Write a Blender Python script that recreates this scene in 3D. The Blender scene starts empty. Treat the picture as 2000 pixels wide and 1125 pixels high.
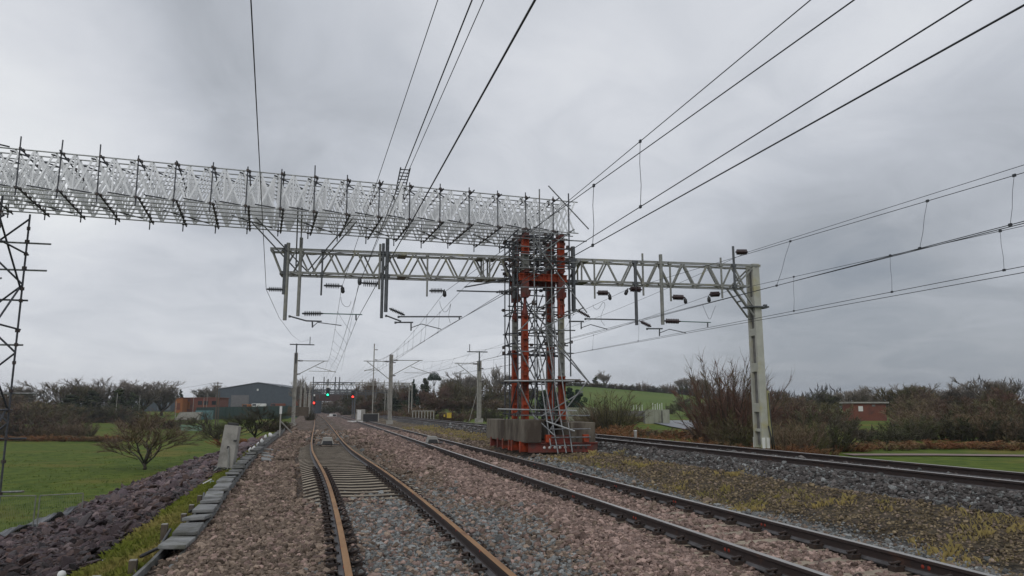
import bpy, math, random
import numpy as np
from math import sin, cos, radians as rad, atan, sqrt, pi, floor
from mathutils import Vector, Matrix
R0 = random.Random(7)
S = bpy.context.scene

# ------------------------------------------------------------------ camera, sky, sun, exposure
F_PX, H_CAM = 1450.0, 1.55                       # focal length for a 2000 px wide frame, eye height above rail top
PIT = atan(237 / F_PX); YAW = atan(370 / F_PX * cos(PIT))
FW = Vector((sin(YAW) * cos(PIT), cos(YAW) * cos(PIT), sin(PIT)))
RT = Vector((cos(YAW), -sin(YAW), 0)); UP = RT.cross(FW)
CP = Vector((0, 0, H_CAM))
cam = bpy.data.cameras.new('camera'); cam_o = bpy.data.objects.new('camera', cam)
S.collection.objects.link(cam_o); S.camera = cam_o
cam.sensor_width = 36; cam.lens = 36 * F_PX / 2000; cam.clip_start = .05; cam.clip_end = 9000
cam_o.matrix_world = Matrix((RT, UP, -FW)).transposed().to_4x4(); cam_o.location = CP

S.view_settings.view_transform = 'Standard'; S.view_settings.look = 'None'
S.view_settings.exposure = 0; S.view_settings.gamma = 1
S.cycles.max_bounces = 6; S.cycles.diffuse_bounces = 3; S.cycles.glossy_bounces = 3

SUN_EL, SUN_AZ = 38, 215                          # degrees; azimuth clockwise from +Y
W = bpy.data.worlds.new('World'); S.world = W; W.use_nodes = True
def build_sky():
    nt = W.node_tree; nt.nodes.clear(); N = nt.nodes.new; L = nt.links.new
    out = N('ShaderNodeOutputWorld'); bg = N('ShaderNodeBackground'); bg.inputs[1].default_value = .1
    L(bg.outputs[0], out.inputs[0])
    sky = N('ShaderNodeTexSky'); sky.sky_type = 'NISHITA'; sky.sun_disc = False
    sky.sun_elevation = rad(SUN_EL); sky.sun_rotation = rad(SUN_AZ)
    tc = N('ShaderNodeTexCoord'); D = tc.outputs['Generated']
    sep = N('ShaderNodeSeparateXYZ'); L(D, sep.inputs[0])
    def M(op, a, b=None, c=None, clamp=False):
        n = N('ShaderNodeMath'); n.operation = op; n.use_clamp = clamp
        for i, v in enumerate((a, b, c)):
            if v is None: continue
            if isinstance(v, (int, float)): n.inputs[i].default_value = v
            else: L(v, n.inputs[i])
        return n.outputs[0]
    z = M('ADD', M('MAXIMUM', sep.outputs[2], 0), .22)
    cx = N('ShaderNodeCombineXYZ'); L(M('DIVIDE', sep.outputs[0], z), cx.inputs[0]); L(M('DIVIDE', sep.outputs[1], z), cx.inputs[1])
    def noise(scale, det, ro, off, dist=0.):
        mp = N('ShaderNodeMapping'); mp.inputs['Location'].default_value = off; L(cx.outputs[0], mp.inputs[0])
        n = N('ShaderNodeTexNoise'); n.inputs['Scale'].default_value = scale; n.inputs['Detail'].default_value = det
        n.inputs['Roughness'].default_value = ro; n.inputs['Distortion'].default_value = dist
        L(mp.outputs[0], n.inputs['Vector']); return n.outputs[0]
    v = M('ADD', M('MULTIPLY', M('SUBTRACT', noise(.9, 6, .5, (3.1, 1.7, 0), .5), .5), .55), SKY_MEAN)
    v = M('ADD', v, M('MULTIPLY', M('SUBTRACT', noise(3.2, 6, .58, (.4, 7.7, 0), .9), .5), .36))
    for (u, vv, rdeg, amt) in SKY_MASSES:          # broad bright and dark masses of cloud, by compass direction and height
        d = (FW * F_PX + RT * (u - 1000) + UP * (562.5 - vv)).normalized()
        dp = N('ShaderNodeVectorMath'); dp.operation = 'DOT_PRODUCT'; L(D, dp.inputs[0]); dp.inputs[1].default_value = d
        mr = N('ShaderNodeMapRange'); mr.interpolation_type = 'SMOOTHSTEP'
        mr.inputs['From Min'].default_value = cos(rad(rdeg)); mr.inputs['From Max'].default_value = 1
        mr.inputs['To Max'].default_value = amt; L(dp.outputs['Value'], mr.inputs[0])
        v = M('ADD', v, mr.outputs[0])
    rp = N('ShaderNodeValToRGB'); L(v, rp.inputs[0]); e = rp.color_ramp.elements
    e[0].position, e[0].color = 0, (.20, .235, .285, 1); e[1].position, e[1].color = 1, (.84, .86, .88, 1)
    for p, c in ((.3, (.37, .395, .435, 1)), (.55, (.535, .563, .615, 1)), (.75, (.685, .708, .755, 1))):
        k = e.new(p); k.color = c
    ml = N('ShaderNodeVectorMath'); ml.operation = 'SCALE'; L(rp.outputs[0], ml.inputs[0]); ml.inputs['Scale'].default_value = 10
    mx = N('ShaderNodeMix'); mx.data_type = 'RGBA'; mx.inputs[0].default_value = .96
    L(sky.outputs[0], mx.inputs[6]); L(ml.outputs[0], mx.inputs[7]); L(mx.outputs[2], bg.inputs[0])
SKY_MEAN = .635
SKY_MASSES = [(60, 190, 13, .34), (150, 40, 14, -.16), (520, 240, 16, -.14), (180, 560, 16, .16), (700, 470, 9, .1),
              (1130, 240, 10, .10), (1450, 60, 16, .05), (1900, 640, 20, -.26), (1550, 760, 18, -.2), (300, 700, 9, -.08), (900, 60, 12, .03), (1850, 220, 12, .06)]
build_sky()
sl = bpy.data.lights.new('sun', 'SUN'); sl.energy = .6; sl.angle = rad(25); sl.color = (1, .96, .9)
sun = bpy.data.objects.new('sun', sl); S.collection.objects.link(sun)
sd = Vector((sin(rad(SUN_AZ)) * cos(rad(SUN_EL)), cos(rad(SUN_AZ)) * cos(rad(SUN_EL)), sin(rad(SUN_EL))))
sun.rotation_euler = (-sd).to_track_quat('-Z', 'Y').to_euler(); sun.location = (0, 0, 60)

# ------------------------------------------------------------------ helpers
def ray(u, v): return FW * F_PX + RT * (u - 1000) + UP * (562.5 - v)
def at_y(u, v, Y): d = ray(u, v); return CP + d * (Y / d.y)
def at_x(u, v, X): d = ray(u, v); return CP + d * (X / d.x)
def at_z(u, v, Z): d = ray(u, v); return CP + d * ((Z - H_CAM) / d.z)
HF = Vector((sin(YAW), cos(YAW), 0))
def at_d(u, v, D): d = ray(u, v); return CP + d * (D / d.dot(HF))     # D metres ahead along the view
BA, BB = Vector((-2.1, 28.73, 0)), Vector((17.3, 27.3, 0))            # the gantry's line on plan
BD = (BB - BA).normalized(); BN = Vector((BD.y, -BD.x, 0))
def at_b(u, v): d = ray(u, v); return CP + d * ((BA - CP).dot(BN) / d.dot(BN))

def mat(name, c1, c2=None, scale=3., rough=.8, metal=0., c3=None, s3=.5, t3=.6, bump=0., bscale=40., tint=0., mapping=None, spec=.5, det=6):
    m = bpy.data.materials.new(name); m.use_nodes = True; nt = m.node_tree; N = nt.nodes.new; L = nt.links.new
    b = nt.nodes['Principled BSDF']; b.inputs['Roughness'].default_value = rough; b.inputs['Metallic'].default_value = metal
    b.inputs['Specular IOR Level'].default_value = spec
    g = N('ShaderNodeNewGeometry'); pos = g.outputs['Position']
    if mapping:
        mp = N('ShaderNodeMapping'); mp.inputs['Scale'].default_value = mapping; L(pos, mp.inputs[0]); pos = mp.outputs[0]
    c2 = c2 or tuple(x * .72 for x in c1)
    def nz(s, d=6.):
        n = N('ShaderNodeTexNoise'); n.inputs['Scale'].default_value = s; n.inputs['Detail'].default_value = d
        n.inputs['Roughness'].default_value = .62; L(pos, n.inputs['Vector']); return n.outputs[0]
    def ramp(f, a, bb):
        r = N('ShaderNodeMapRange'); r.inputs['From Min'].default_value = a; r.inputs['From Max'].default_value = bb; L(f, r.inputs[0]); return r.outputs[0]
    def mix(f, a, bb):
        x = N('ShaderNodeMix'); x.data_type = 'RGBA'; L(f, x.inputs[0])
        for i, q in ((6, a), (7, bb)):
            if isinstance(q, tuple): x.inputs[i].default_value = (*q, 1)
            else: L(q, x.inputs[i])
        return x.outputs[2]
    col = mix(ramp(nz(scale, det), .36, .64), tuple(c1), tuple(c2))
    if c3: col = mix(ramp(nz(s3, det), t3 - .06, t3 + .1), col, tuple(c3))
    if tint:
        oi = N('ShaderNodeObjectInfo'); hs = N('ShaderNodeHueSaturation')
        L(ramp(oi.outputs['Random'], 0, 1), hs.inputs['Value'])
        hs.inputs['Value'].default_value = 1
        r = N('ShaderNodeMapRange'); r.inputs['To Min'].default_value = 1 - tint; r.inputs['To Max'].default_value = 1 + tint
        L(oi.outputs['Random'], r.inputs[0]); L(r.outputs[0], hs.inputs['Value']); L(col, hs.inputs['Color']); col = hs.outputs[0]
    L(col, b.inputs['Base Color'])
    if bump:
        bp = N('ShaderNodeBump'); bp.inputs['Strength'].default_value = min(1, bump); bp.inputs['Distance'].default_value = .03 * max(1, bump)
        L(nz(bscale, 3), bp.inputs['Height']); L(bp.outputs[0], b.inputs['Normal'])
    return m

class MB:
    """collects shapes for one mesh"""
    def __init__(s): s.v, s.f, s.m, s.sm, s.k = [], [], [], [], 0
    def add(s, vs, fs, smooth=False):
        o = len(s.v); s.v += [tuple(p) for p in vs]
        for f in fs: s.f.append([i + o for i in f]); s.m.append(s.k); s.sm.append(smooth)
    def box(s, c, size, rot=None):
        h = [x / 2 for x in size]; c = Vector(c); vs = []
        for x in (-1, 1):
            for y in (-1, 1):
                for z in (-1, 1):
                    p = Vector((x * h[0], y * h[1], z * h[2])); vs.append(c + (rot @ p if rot else p))
        s.add(vs, [(0, 1, 3, 2), (4, 6, 7, 5), (0, 4, 5, 1), (2, 3, 7, 6), (0, 2, 6, 4), (1, 5, 7, 3)])
    def bar(s, p, q, w, h, up=(0, 0, 1)):
        p, q = Vector(p), Vector(q); d = (q - p).normalized(); u = Vector(up)
        if abs(d.dot(u)) > .97: u = Vector((0, 1, 0))
        a = d.cross(u).normalized(); b = a.cross(d)
        s.box((p + q) / 2, (w, (q - p).length, h), Matrix((a, d, b)).transposed())
    def angle(s, p, q, w, t=.012, up=(0, 0, 1), flip=1):
        """rolled steel angle section"""
        p, q = Vector(p), Vector(q); d = (q - p).normalized(); u = Vector(up)
        if abs(d.dot(u)) > .97: u = Vector((0, 1, 0))
        a = d.cross(u).normalized() * flip; b = a.cross(d) * flip
        s.bar(p + a * w / 2, q + a * w / 2, w, t, b); s.bar(p + b * (w / 2 + t / 2), q + b * (w / 2 + t / 2), t, w - t, b)
    def tube(s, p, q, r, n=6, r2=None, cap=True):
        p, q = Vector(p), Vector(q); d = q - p
        if d.length < 1e-6: return
        d.normalize(); u = Vector((0, 0, 1)) if abs(d.z) < .9 else Vector((1, 0, 0))
        a = d.cross(u).normalized(); b = a.cross(d); r2 = r if r2 is None else r2
        ring = [(a * cos(2 * pi * i / n) + b * sin(2 * pi * i / n)) for i in range(n)]
        vs = [p + x * r for x in ring] + [q + x * r2 for x in ring]
        fs = [(i, (i + 1) % n, n + (i + 1) % n, n + i) for i in range(n)]
        s.add(vs, fs, n > 4)
        if cap: s.add(vs, [tuple(range(n))[::-1], tuple(range(n, 2 * n))])
    def poly(s, pts, r, n=6):
        pts = [Vector(p) for p in pts]; rings = []
        for i, p in enumerate(pts):
            d = (pts[min(i + 1, len(pts) - 1)] - pts[max(i - 1, 0)]).normalized()
            u = Vector((0, 0, 1)) if abs(d.z) < .95 else Vector((1, 0, 0))
            a = d.cross(u).normalized(); b = a.cross(d); rr = r[i] if isinstance(r, (list, tuple)) else r
            rings += [p + (a * cos(2 * pi * k / n) + b * sin(2 * pi * k / n)) * rr for k in range(n)]
        fs = [(i * n + k, i * n + (k + 1) % n, (i + 1) * n + (k + 1) % n, (i + 1) * n + k) for i in range(len(pts) - 1) for k in range(n)]
        s.add(rings, fs + [tuple(range(n))[::-1], tuple(range(len(rings) - n, len(rings)))], True)
    def lathe(s, p, q, prof, n=10):
        """prof: list of (t along p-q, radius)"""
        p, q = Vector(p), Vector(q); d = (q - p); dn = d.normalized(); u = Vector((0, 0, 1)) if abs(dn.z) < .9 else Vector((1, 0, 0))
        a = dn.cross(u).normalized(); b = a.cross(dn); vs = []
        for t, r in prof: vs += [p + d * t + (a * cos(2 * pi * k / n) + b * sin(2 * pi * k / n)) * r for k in range(n)]
        fs = [(i * n + k, i * n + (k + 1) % n, (i + 1) * n + (k + 1) % n, (i + 1) * n + k) for i in range(len(prof) - 1) for k in range(n)]
        s.add(vs, fs + [tuple(range(n))[::-1], tuple(range(len(vs) - n, len(vs)))], True)
    def prism(s, prof, path, mats=None):
        """sweep a closed (x,z) profile along a path of (x,y,z)"""
        n = len(prof); vs = []; path = [Vector(p) for p in path]
        for i, p in enumerate(path):
            d = path[min(i + 1, len(path) - 1)] - path[max(i - 1, 0)]; a = Vector((d.y, -d.x, 0)).normalized()
            vs += [p + a * x + Vector((0, 0, z)) for x, z in prof]
        o = len(s.v); s.v += [tuple(p) for p in vs]
        for i in range(len(path) - 1):
            for k in range(n):
                s.f.append([o + i * n + k, o + (i + 1) * n + k, o + (i + 1) * n + (k + 1) % n, o + i * n + (k + 1) % n])
                s.m.append(mats[k] if mats else s.k); s.sm.append(False)
        s.f.append([o + i for i in range(n)]); s.m.append(s.k); s.sm.append(False)
        s.f.append([o + (len(path) - 1) * n + i for i in range(n)][::-1]); s.m.append(s.k); s.sm.append(False)
    def build(s, name, mats, parent=None, bevel=0.):
        me = bpy.data.meshes.new(name); me.from_pydata(s.v, [], s.f)
        for m in (mats if isinstance(mats, (list, tuple)) else [mats]): me.materials.append(m)
        me.polygons.foreach_set('material_index', s.m); me.polygons.foreach_set('use_smooth', s.sm); me.update()
        o = bpy.data.objects.new(name, me); S.collection.objects.link(o)
        if parent is not None:
            o.parent = parent; o.matrix_parent_inverse = Matrix.Translation(-world_of(parent))
        if bevel:
            b = o.modifiers.new('bevel', 'BEVEL'); b.width = bevel; b.segments = 2; b.limit_method = 'ANGLE'
        return o
def world_of(o): return o.location if o.type == 'EMPTY' else Vector((0, 0, 0))      # parts are meshed in world space
def tag(o, label=None, cat=None, group=None, kind=None):
    if label: o['label'] = label
    if cat: o['category'] = cat
    if group: o['group'] = group
    if kind: o['kind'] = kind
    return o
def thing(name, loc, label, cat, group=None):
    o = bpy.data.objects.new(name, None); S.collection.objects.link(o); o.location = loc; o.empty_display_size = .2
    return tag(o, label, cat, group)
def children(o): return [c for c in list(o.children)]
def copy_tree(o, parent=None):
    c = o.copy(); S.collection.objects.link(c); c.parent = parent
    if parent is not None: c.matrix_parent_inverse = o.matrix_parent_inverse.copy()
    for ch in children(o): copy_tree(ch, c)
    return c
ORD = 'first second third fourth fifth sixth seventh eighth ninth tenth eleventh twelfth thirteenth fourteenth fifteenth sixteenth seventeenth eighteenth nineteenth twentieth'.split()
TENS = {2: 'twenty', 3: 'thirty', 4: 'forty', 5: 'fifty', 6: 'sixty'}
def ordinal(i):
    n = i + 1
    if n <= 20: return ORD[i]
    t, r = divmod(n, 10)
    return (TENS[t][:-1] + 'ieth') if r == 0 else TENS[t] + '-' + ORD[r - 1]
def lerp(a, b, t): return a + (b - a) * t
def itp(x, xs, ys): return float(np.interp(x, xs, ys))

# ------------------------------------------------------------------ materials
M = dict(
    steel=mat('galvanised_steel', (.30, .30, .275), (.20, .205, .19), 6, .6, .25, c3=(.27, .25, .12), s3=1.3, t3=.62),
    steel_dk=mat('weathered_dark_steel', (.12, .13, .14), (.08, .085, .09), 5, .6, .2),
    column=mat('painted_column_steel', (.47, .47, .41), (.38, .38, .33), 2, .6, .0, c3=(.40, .36, .17), s3=.9, t3=.6),
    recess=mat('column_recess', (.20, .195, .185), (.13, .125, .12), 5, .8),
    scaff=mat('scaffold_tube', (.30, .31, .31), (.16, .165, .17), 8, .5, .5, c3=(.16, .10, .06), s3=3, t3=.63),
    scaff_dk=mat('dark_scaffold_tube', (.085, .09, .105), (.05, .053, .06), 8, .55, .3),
    alu=mat('white_aluminium', (.90, .905, .91), (.74, .75, .76), 2.5, .42, .3),
    alu_tube=mat('aluminium_chord', (.52, .53, .53), (.38, .39, .38), 5, .45, .45),
    coupler=mat('dark_coupler', (.045, .045, .05), (.09, .06, .045), 20, .7),
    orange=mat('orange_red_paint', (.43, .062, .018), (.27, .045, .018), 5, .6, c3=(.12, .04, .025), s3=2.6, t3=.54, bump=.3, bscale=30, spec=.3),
    orange_dk=mat('dark_and_shaded_red_paint', (.20, .034, .02), (.12, .03, .022), 4, .65, c3=(.10, .05, .04), s3=2, t3=.55),  # darker red; on the tower base it carries painted-in shade
    conc=mat('stained_concrete', (.21, .185, .145), (.135, .118, .095), 4, .9, c3=(.075, .06, .048), s3=1.1, t3=.52, mapping=(1, 1, .4), bump=.12, bscale=60, spec=.2),
    conc_lt=mat('pale_concrete', (.36, .345, .31), (.28, .27, .245), 3, .85, c3=(.2, .19, .17), s3=1.5, bump=.3, bscale=70),
    lid=mat('trough_concrete', (.26, .262, .255), (.17, .172, .168), 4, .85, c3=(.11, .11, .09), s3=2.5, t3=.56, bump=.5, bscale=80, tint=.22),
    sleeper=mat('sleeper_concrete', (.40, .335, .25), (.29, .24, .18), 3, .9, c3=(.16, .13, .1), s3=2, t3=.58, bump=.4, bscale=90),
    sleeper_side=mat('sleeper_shaded_side', (.07, .058, .048), (.045, .038, .032), 6, .95),  # darker side faces, shade between the sleepers put into the colour
    rail=mat('rail_brown_side', (.042, .026, .022), (.03, .02, .018), 6, .75, c3=(.085, .04, .025), s3=3, t3=.62),
    rail_rust=mat('rusty_rail_top', (.34, .19, .085), (.25, .13, .055), 3, .75, mapping=(1, .3, 1), c3=(.16, .075, .035), s3=6, t3=.6),
    rail_shine=mat('polished_rail_top', (.46, .44, .42), (.36, .34, .32), 5, .38, .8, mapping=(1, .2, 1)),
    foot=mat('rail_foot_grey', (.13, .125, .13), (.07, .065, .065), 6, .7),
    clip=mat('rail_clip_dark', (.028, .022, .02), (.05, .03, .022), 20, .7),
    redmark=mat('red_rail_paint', (.42, .055, .025), (.25, .04, .022), 30, .7),
    insul=mat('brown_insulator', (.05, .025, .025), (.035, .02, .022), 10, .3),
    insul_g=mat('grey_insulator', (.075, .08, .085), (.05, .055, .06), 10, .4),
    wire=mat('copper_wire', (.06, .065, .075), (.045, .048, .055), 8, .5, .3),
    green_rod=mat('green_copper_rod', (.13, .22, .20), (.10, .17, .16), 8, .5, .2),
    black=mat('black_plastic', (.02, .02, .022), (.03, .03, .03), 10, .5),
    white=mat('white_paint', (.78, .78, .76), (.66, .66, .64), 4, .6),
    wood=mat('old_timber', (.13, .105, .08), (.08, .065, .05), 8, .9, mapping=(4, 4, 1)),
    bark=mat('bark', (.075, .062, .048), (.045, .038, .03), 6, .95, c3=(.06, .07, .03), s3=1.5),
    shed=mat('blue_grey_cladding', (.065, .085, .105), (.052, .068, .085), 1.2, .6),
    shed_roof=mat('grey_roof_sheet', (.14, .16, .18), (.11, .125, .14), 1.2, .6),
    brick=mat('red_brown_brick', (.20, .068, .042), (.14, .05, .034), 9, .9, c3=(.1, .045, .035), s3=.6),
    timber_or=mat('orange_timber', (.32, .115, .03), (.26, .09, .025), 2, .8),
    fence_gr=mat('dark_green_fence', (.022, .05, .045), (.018, .04, .036), 3, .7),
    gate_gr=mat('pale_green_gate', (.22, .33, .25), (.17, .27, .2), 4, .7),
    tarp=mat('black_tarpaulin', (.03, .034, .045), (.02, .022, .03), 4, .35),
    yellow=mat('yellow_paint', (.6, .42, .04), (.5, .34, .04), 5, .6),
    tarmac=mat('wet_tarmac', (.17, .18, .19), (.13, .14, .15), .7, .5),
    glass=mat('dark_glass', (.03, .035, .04), (.02, .025, .03), 3, .1),
    verdi=mat('pale_tank_wall', (.30, .31, .24), (.22, .23, .17), 1.5, .8, c3=(.12, .11, .08), s3=.8, mapping=(1, 1, .3)),
)
def emit(name, col, st):
    m = bpy.data.materials.new(name); m.use_nodes = True; b = m.node_tree.nodes['Principled BSDF']
    b.inputs['Base Color'].default_value = (*col, 1); b.inputs['Emission Color'].default_value = (*col, 1); b.inputs['Emission Strength'].default_value = st; return m
M['lamp_red'] = emit('red_lamp', (1, .03, .02), 6); M['lamp_green'] = emit('green_lamp', (.02, 1, .45), 3)

# ------------------------------------------------------------------ the lie of the land
CY = [-12, 7, 11, 16, 20, 25, 30, 37, 50, 75, 116, 180, 300, 420]
CX1 = [1.12, 1.06, 1.04, .96, .84, .62, .43, .30, .20, .05, -.3, -1.3, -4.5, -9]
_yy = np.arange(-12, 420, .5); _c1 = np.interp(_yy, CY, CX1); _k = np.hanning(13); _k /= _k.sum()
_c1 = np.convolve(np.pad(_c1, 6, mode='edge'), _k, 'valid')
def c_one(y): return itp(y, _yy, _c1)
def c_two(y): return itp(y, [-12, 75, 120, 180, 300, 420], [5.45, 5.45, 5.25, 4.6, 2., -2.])
def c_three(y): return itp(y, [-12, 90, 180, 300, 420], [11.25, 11.25, 10.6, 8.2, 4.])
Z3 = .45
def strip_a(y): return itp(y, [0, 13, 23, 33, 60, 120], [-.24, -.22, -.02, -.02, -.1, -.15])
def strip_b(y): return itp(y, [0, 13, 60, 120], [.07, .08, .06, 0])
def low1(y): return itp(y, [13, 18, 36, 40], [0, 1, 1, 0])     # where the first track's sleepers lie bare
def bed_z(x, y):
    dx1, dx2, dx3 = c_one(y) - c_one(0), c_two(y) - 5.45, c_three(y) - 11.25
    s, sb = strip_a(y), strip_b(y); l = low1(y) * .12; e = -.0022 * max(0, y - 40) if y > 40 else 0
    xs = [edge_x(y), -1.75 + dx1 + e, -1.2 + dx1, -.75 + dx1, 2.6 + dx1, 3.0 + dx1 * .7, 3.45 + dx2 * .5, 3.9 + dx2, 4.35 + dx2, 6.55 + dx2, 7.15 + dx2, 9.4 + dx3, 9.95 + dx3, 12.5 + dx3, 13.6 + dx3, 14.4 + dx3]
    zs = [-.42, -.27, -.17 - l * .4, -.165 - l, -.165 - l, -.11, -.05, -.1, -.195, -.195, s, sb, .275, .275, -.45, -.8]
    return itp(x, xs, zs)
def field_z(y): return itp(y, [0, 115, 160, 205, 290, 600], [-3.3, -3.3, -2.3, -1.4, 1.0, 2.5])
def right_z(x, y):
    return itp(y, [0, 40, 90, 130, 200, 290, 600], [-.85, -.85, -.1, -.6, .4, 1.2, 2.5])
def edge_x(y): return itp(y, [0, 12, 18, 25, 40, 51, 125, 420], [-2.1, -2.15, -2.5, -2.8, -3.2, -3.4, -5.3, -14])
def land_z(x, y):
    ex = edge_x(y); rx = 14.4 + c_three(y) - 11.25
    if x < ex: return max(field_z(y), -.40 - (ex - x) * itp(y, [0, 60, 120], [.34, .34, .45]))
    if x > rx: return lerp(-.85, right_z(x, y), min(1, (x - rx) / 4))
    return min(bed_z(x, y) - .12, itp(x, [ex, ex + .6, rx - 1, rx], [9, -.55, -.55, 9]))
def sheet(name, xs, ys, zf, m, smooth=True):
    vs = [(x, y, zf(x, y)) for y in ys for x in xs]; n = len(xs)
    fs = [(j * n + i, j * n + i + 1, (j + 1) * n + i + 1, (j + 1) * n + i) for j in range(len(ys) - 1) for i in range(n - 1)]
    b = MB(); b.add(vs, fs, smooth); return b.build(name, m)
def steps(a, b, s0, g=1.06):
    r = [a]; s = s0
    while r[-1] < b: r.append(r[-1] + s); s *= g
    return r

m_field = mat('meadow_grass', (.12, .155, .025), (.055, .09, .016), 1.1, .95, c3=(.17, .14, .035), s3=.09, t3=.58, bump=1.4, bscale=5, det=10, spec=.08)
m_bed = mat('ballast_ground', (.12, .095, .085), (.05, .04, .037), 14, .95, c3=(.16, .125, .115), s3=.9, t3=.52, bump=1.5, bscale=22, det=10)
xl = [-x for x in steps(0, 1500, 2.2, 1.16)][::-1]
gx = [x - 14 for x in xl[:-1]] + [-14, -13, -12, -11, -10, -9, -8, -7, -6, -5, -4, -3.2, -2.6, -2, -1, 0, 2, 4, 6, 8, 10, 12, 13.5, 14.5, 15.5, 17, 19] + [x + 21 for x in steps(0, 1500, 2.2, 1.16)]
gy = [-60, -30, -15] + steps(-5, 1500, 2., 1.055)
g = sheet('ground', gx, gy, land_z, m_field); tag(g, 'green meadow and embankment sides around the railway', 'ground', kind='structure')
by = [-8, -4, -2] + [i * .22 for i in range(int(46 / .22))] + steps(46.2, 400, .5, 1.05)
fr = random.Random(3)
def bed_surface(x, y): return bed_z(x, y) + fr.uniform(-.018, .018)
def bed_sheet():
    nx = 74; vs = []; cols = []
    for y in by:
        x0 = -1.95 + c_one(y) - c_one(0) - itp(y, [40, 125], [0, 1.2]); x1 = 14.1 + c_three(y) - 11.25
        for i in range(nx): x = lerp(x0, x1, i / (nx - 1)); vs.append((x, y, bed_surface(x, y)))
    fs = [(j * nx + i, j * nx + i + 1, (j + 1) * nx + i + 1, (j + 1) * nx + i) for j in range(len(by) - 1) for i in range(nx - 1)]
    b = MB(); b.add(vs, fs, True); return b
# colour of the stone by where it lies (old tipping, spilt new stone, oil)
PINK, TAN, BLUE, DARK, SOIL = (.278, .2, .17), (.205, .157, .122), (.20, .205, .20), (.105, .095, .09), (.185, .145, .09)
def stone_col(x, y, r):
    x1 = x - (c_one(y) - 1.06); n = 1.2 * sin(y * .7 + 1.3 * sin(x)) * .25 + r.gauss(0, .16)
    if x1 < .2 + n: c = TAN if r.random() < .8 else PINK
    elif x1 < 2.55 + n:
        far = min(1, max(0, (y - 14) / 10)); c = TAN if r.random() < .25 + .6 * far else (BLUE if r.random() < .72 else PINK)
    elif x1 < 2.95 + n: c = BLUE if (r.random() < .45 and y < 17) else TAN
    elif x < 6.35: c = PINK if r.random() < .85 else TAN
    elif x < 7.3 + n: c = BLUE if (r.random() < .7 and y < 26) else TAN
    elif x < 9.35: c = SOIL if r.random() < .75 else TAN
    else: c = DARK if r.random() < .8 else BLUE
    k = min(1.75, max(.4, r.lognormvariate(-.05, .36))); return tuple(min(.6, q * k) for q in c)
def ground_colours(o, fn):
    a = o.data.color_attributes.new('zone', 'FLOAT_COLOR', 'POINT'); r = random.Random(5); arr = []
    for v in o.data.vertices:
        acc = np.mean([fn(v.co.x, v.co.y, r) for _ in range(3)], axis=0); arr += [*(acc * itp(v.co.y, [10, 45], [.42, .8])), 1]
    a.data.foreach_set('color', arr)
def zone_material():
    m = bpy.data.materials.new('ballast_bed'); m.use_nodes = True; nt = m.node_tree; N = nt.nodes.new; L = nt.links.new; b = nt.nodes['Principled BSDF']
    at = N('ShaderNodeAttribute'); at.attribute_name = 'zone'; g = N('ShaderNodeNewGeometry')
    vo = N('ShaderNodeTexVoronoi'); vo.inputs['Scale'].default_value = 15; L(g.outputs['Position'], vo.inputs['Vector'])
    nz = N('ShaderNodeTexNoise'); nz.inputs['Scale'].default_value = 1.1; nz.inputs['Detail'].default_value = 8; L(g.outputs['Position'], nz.inputs['Vector'])
    sp = N('ShaderNodeSeparateColor'); L(vo.outputs['Color'], sp.inputs[0])
    a1 = N('ShaderNodeMath'); a1.operation = 'MULTIPLY_ADD'; a1.inputs[1].default_value = 1.0; a1.inputs[2].default_value = .35; L(sp.outputs[0], a1.inputs[0])
    a2 = N('ShaderNodeMapRange'); a2.inputs[1].default_value = .3; a2.inputs[2].default_value = .7; a2.inputs[3].default_value = .7; a2.inputs[4].default_value = 1.2; L(nz.outputs[0], a2.inputs[0])
    a3 = N('ShaderNodeMath'); a3.operation = 'MULTIPLY'; L(a1.outputs[0], a3.inputs[0]); L(a2.outputs[0], a3.inputs[1])
    mx = N('ShaderNodeVectorMath'); mx.operation = 'SCALE'; L(at.outputs['Color'], mx.inputs[0]); L(a3.outputs[0], mx.inputs['Scale']); L(mx.outputs[0], b.inputs['Base Color'])
    b.inputs['Roughness'].default_value = .95; b.inputs['Specular IOR Level'].default_value = .2
    bp = N('ShaderNodeBump'); bp.inputs['Strength'].default_value = 1; bp.inputs['Distance'].default_value = .05; L(vo.outputs['Distance'], bp.inputs['Height']); bp.invert = True
    L(bp.outputs[0], b.inputs['Normal']); return m
bed = bed_sheet().build('ballast_bed', zone_material()); ground_colours(bed, stone_col); tag(bed, 'bed of grey and pink ballast under the tracks', 'ballast', kind='structure')

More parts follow.
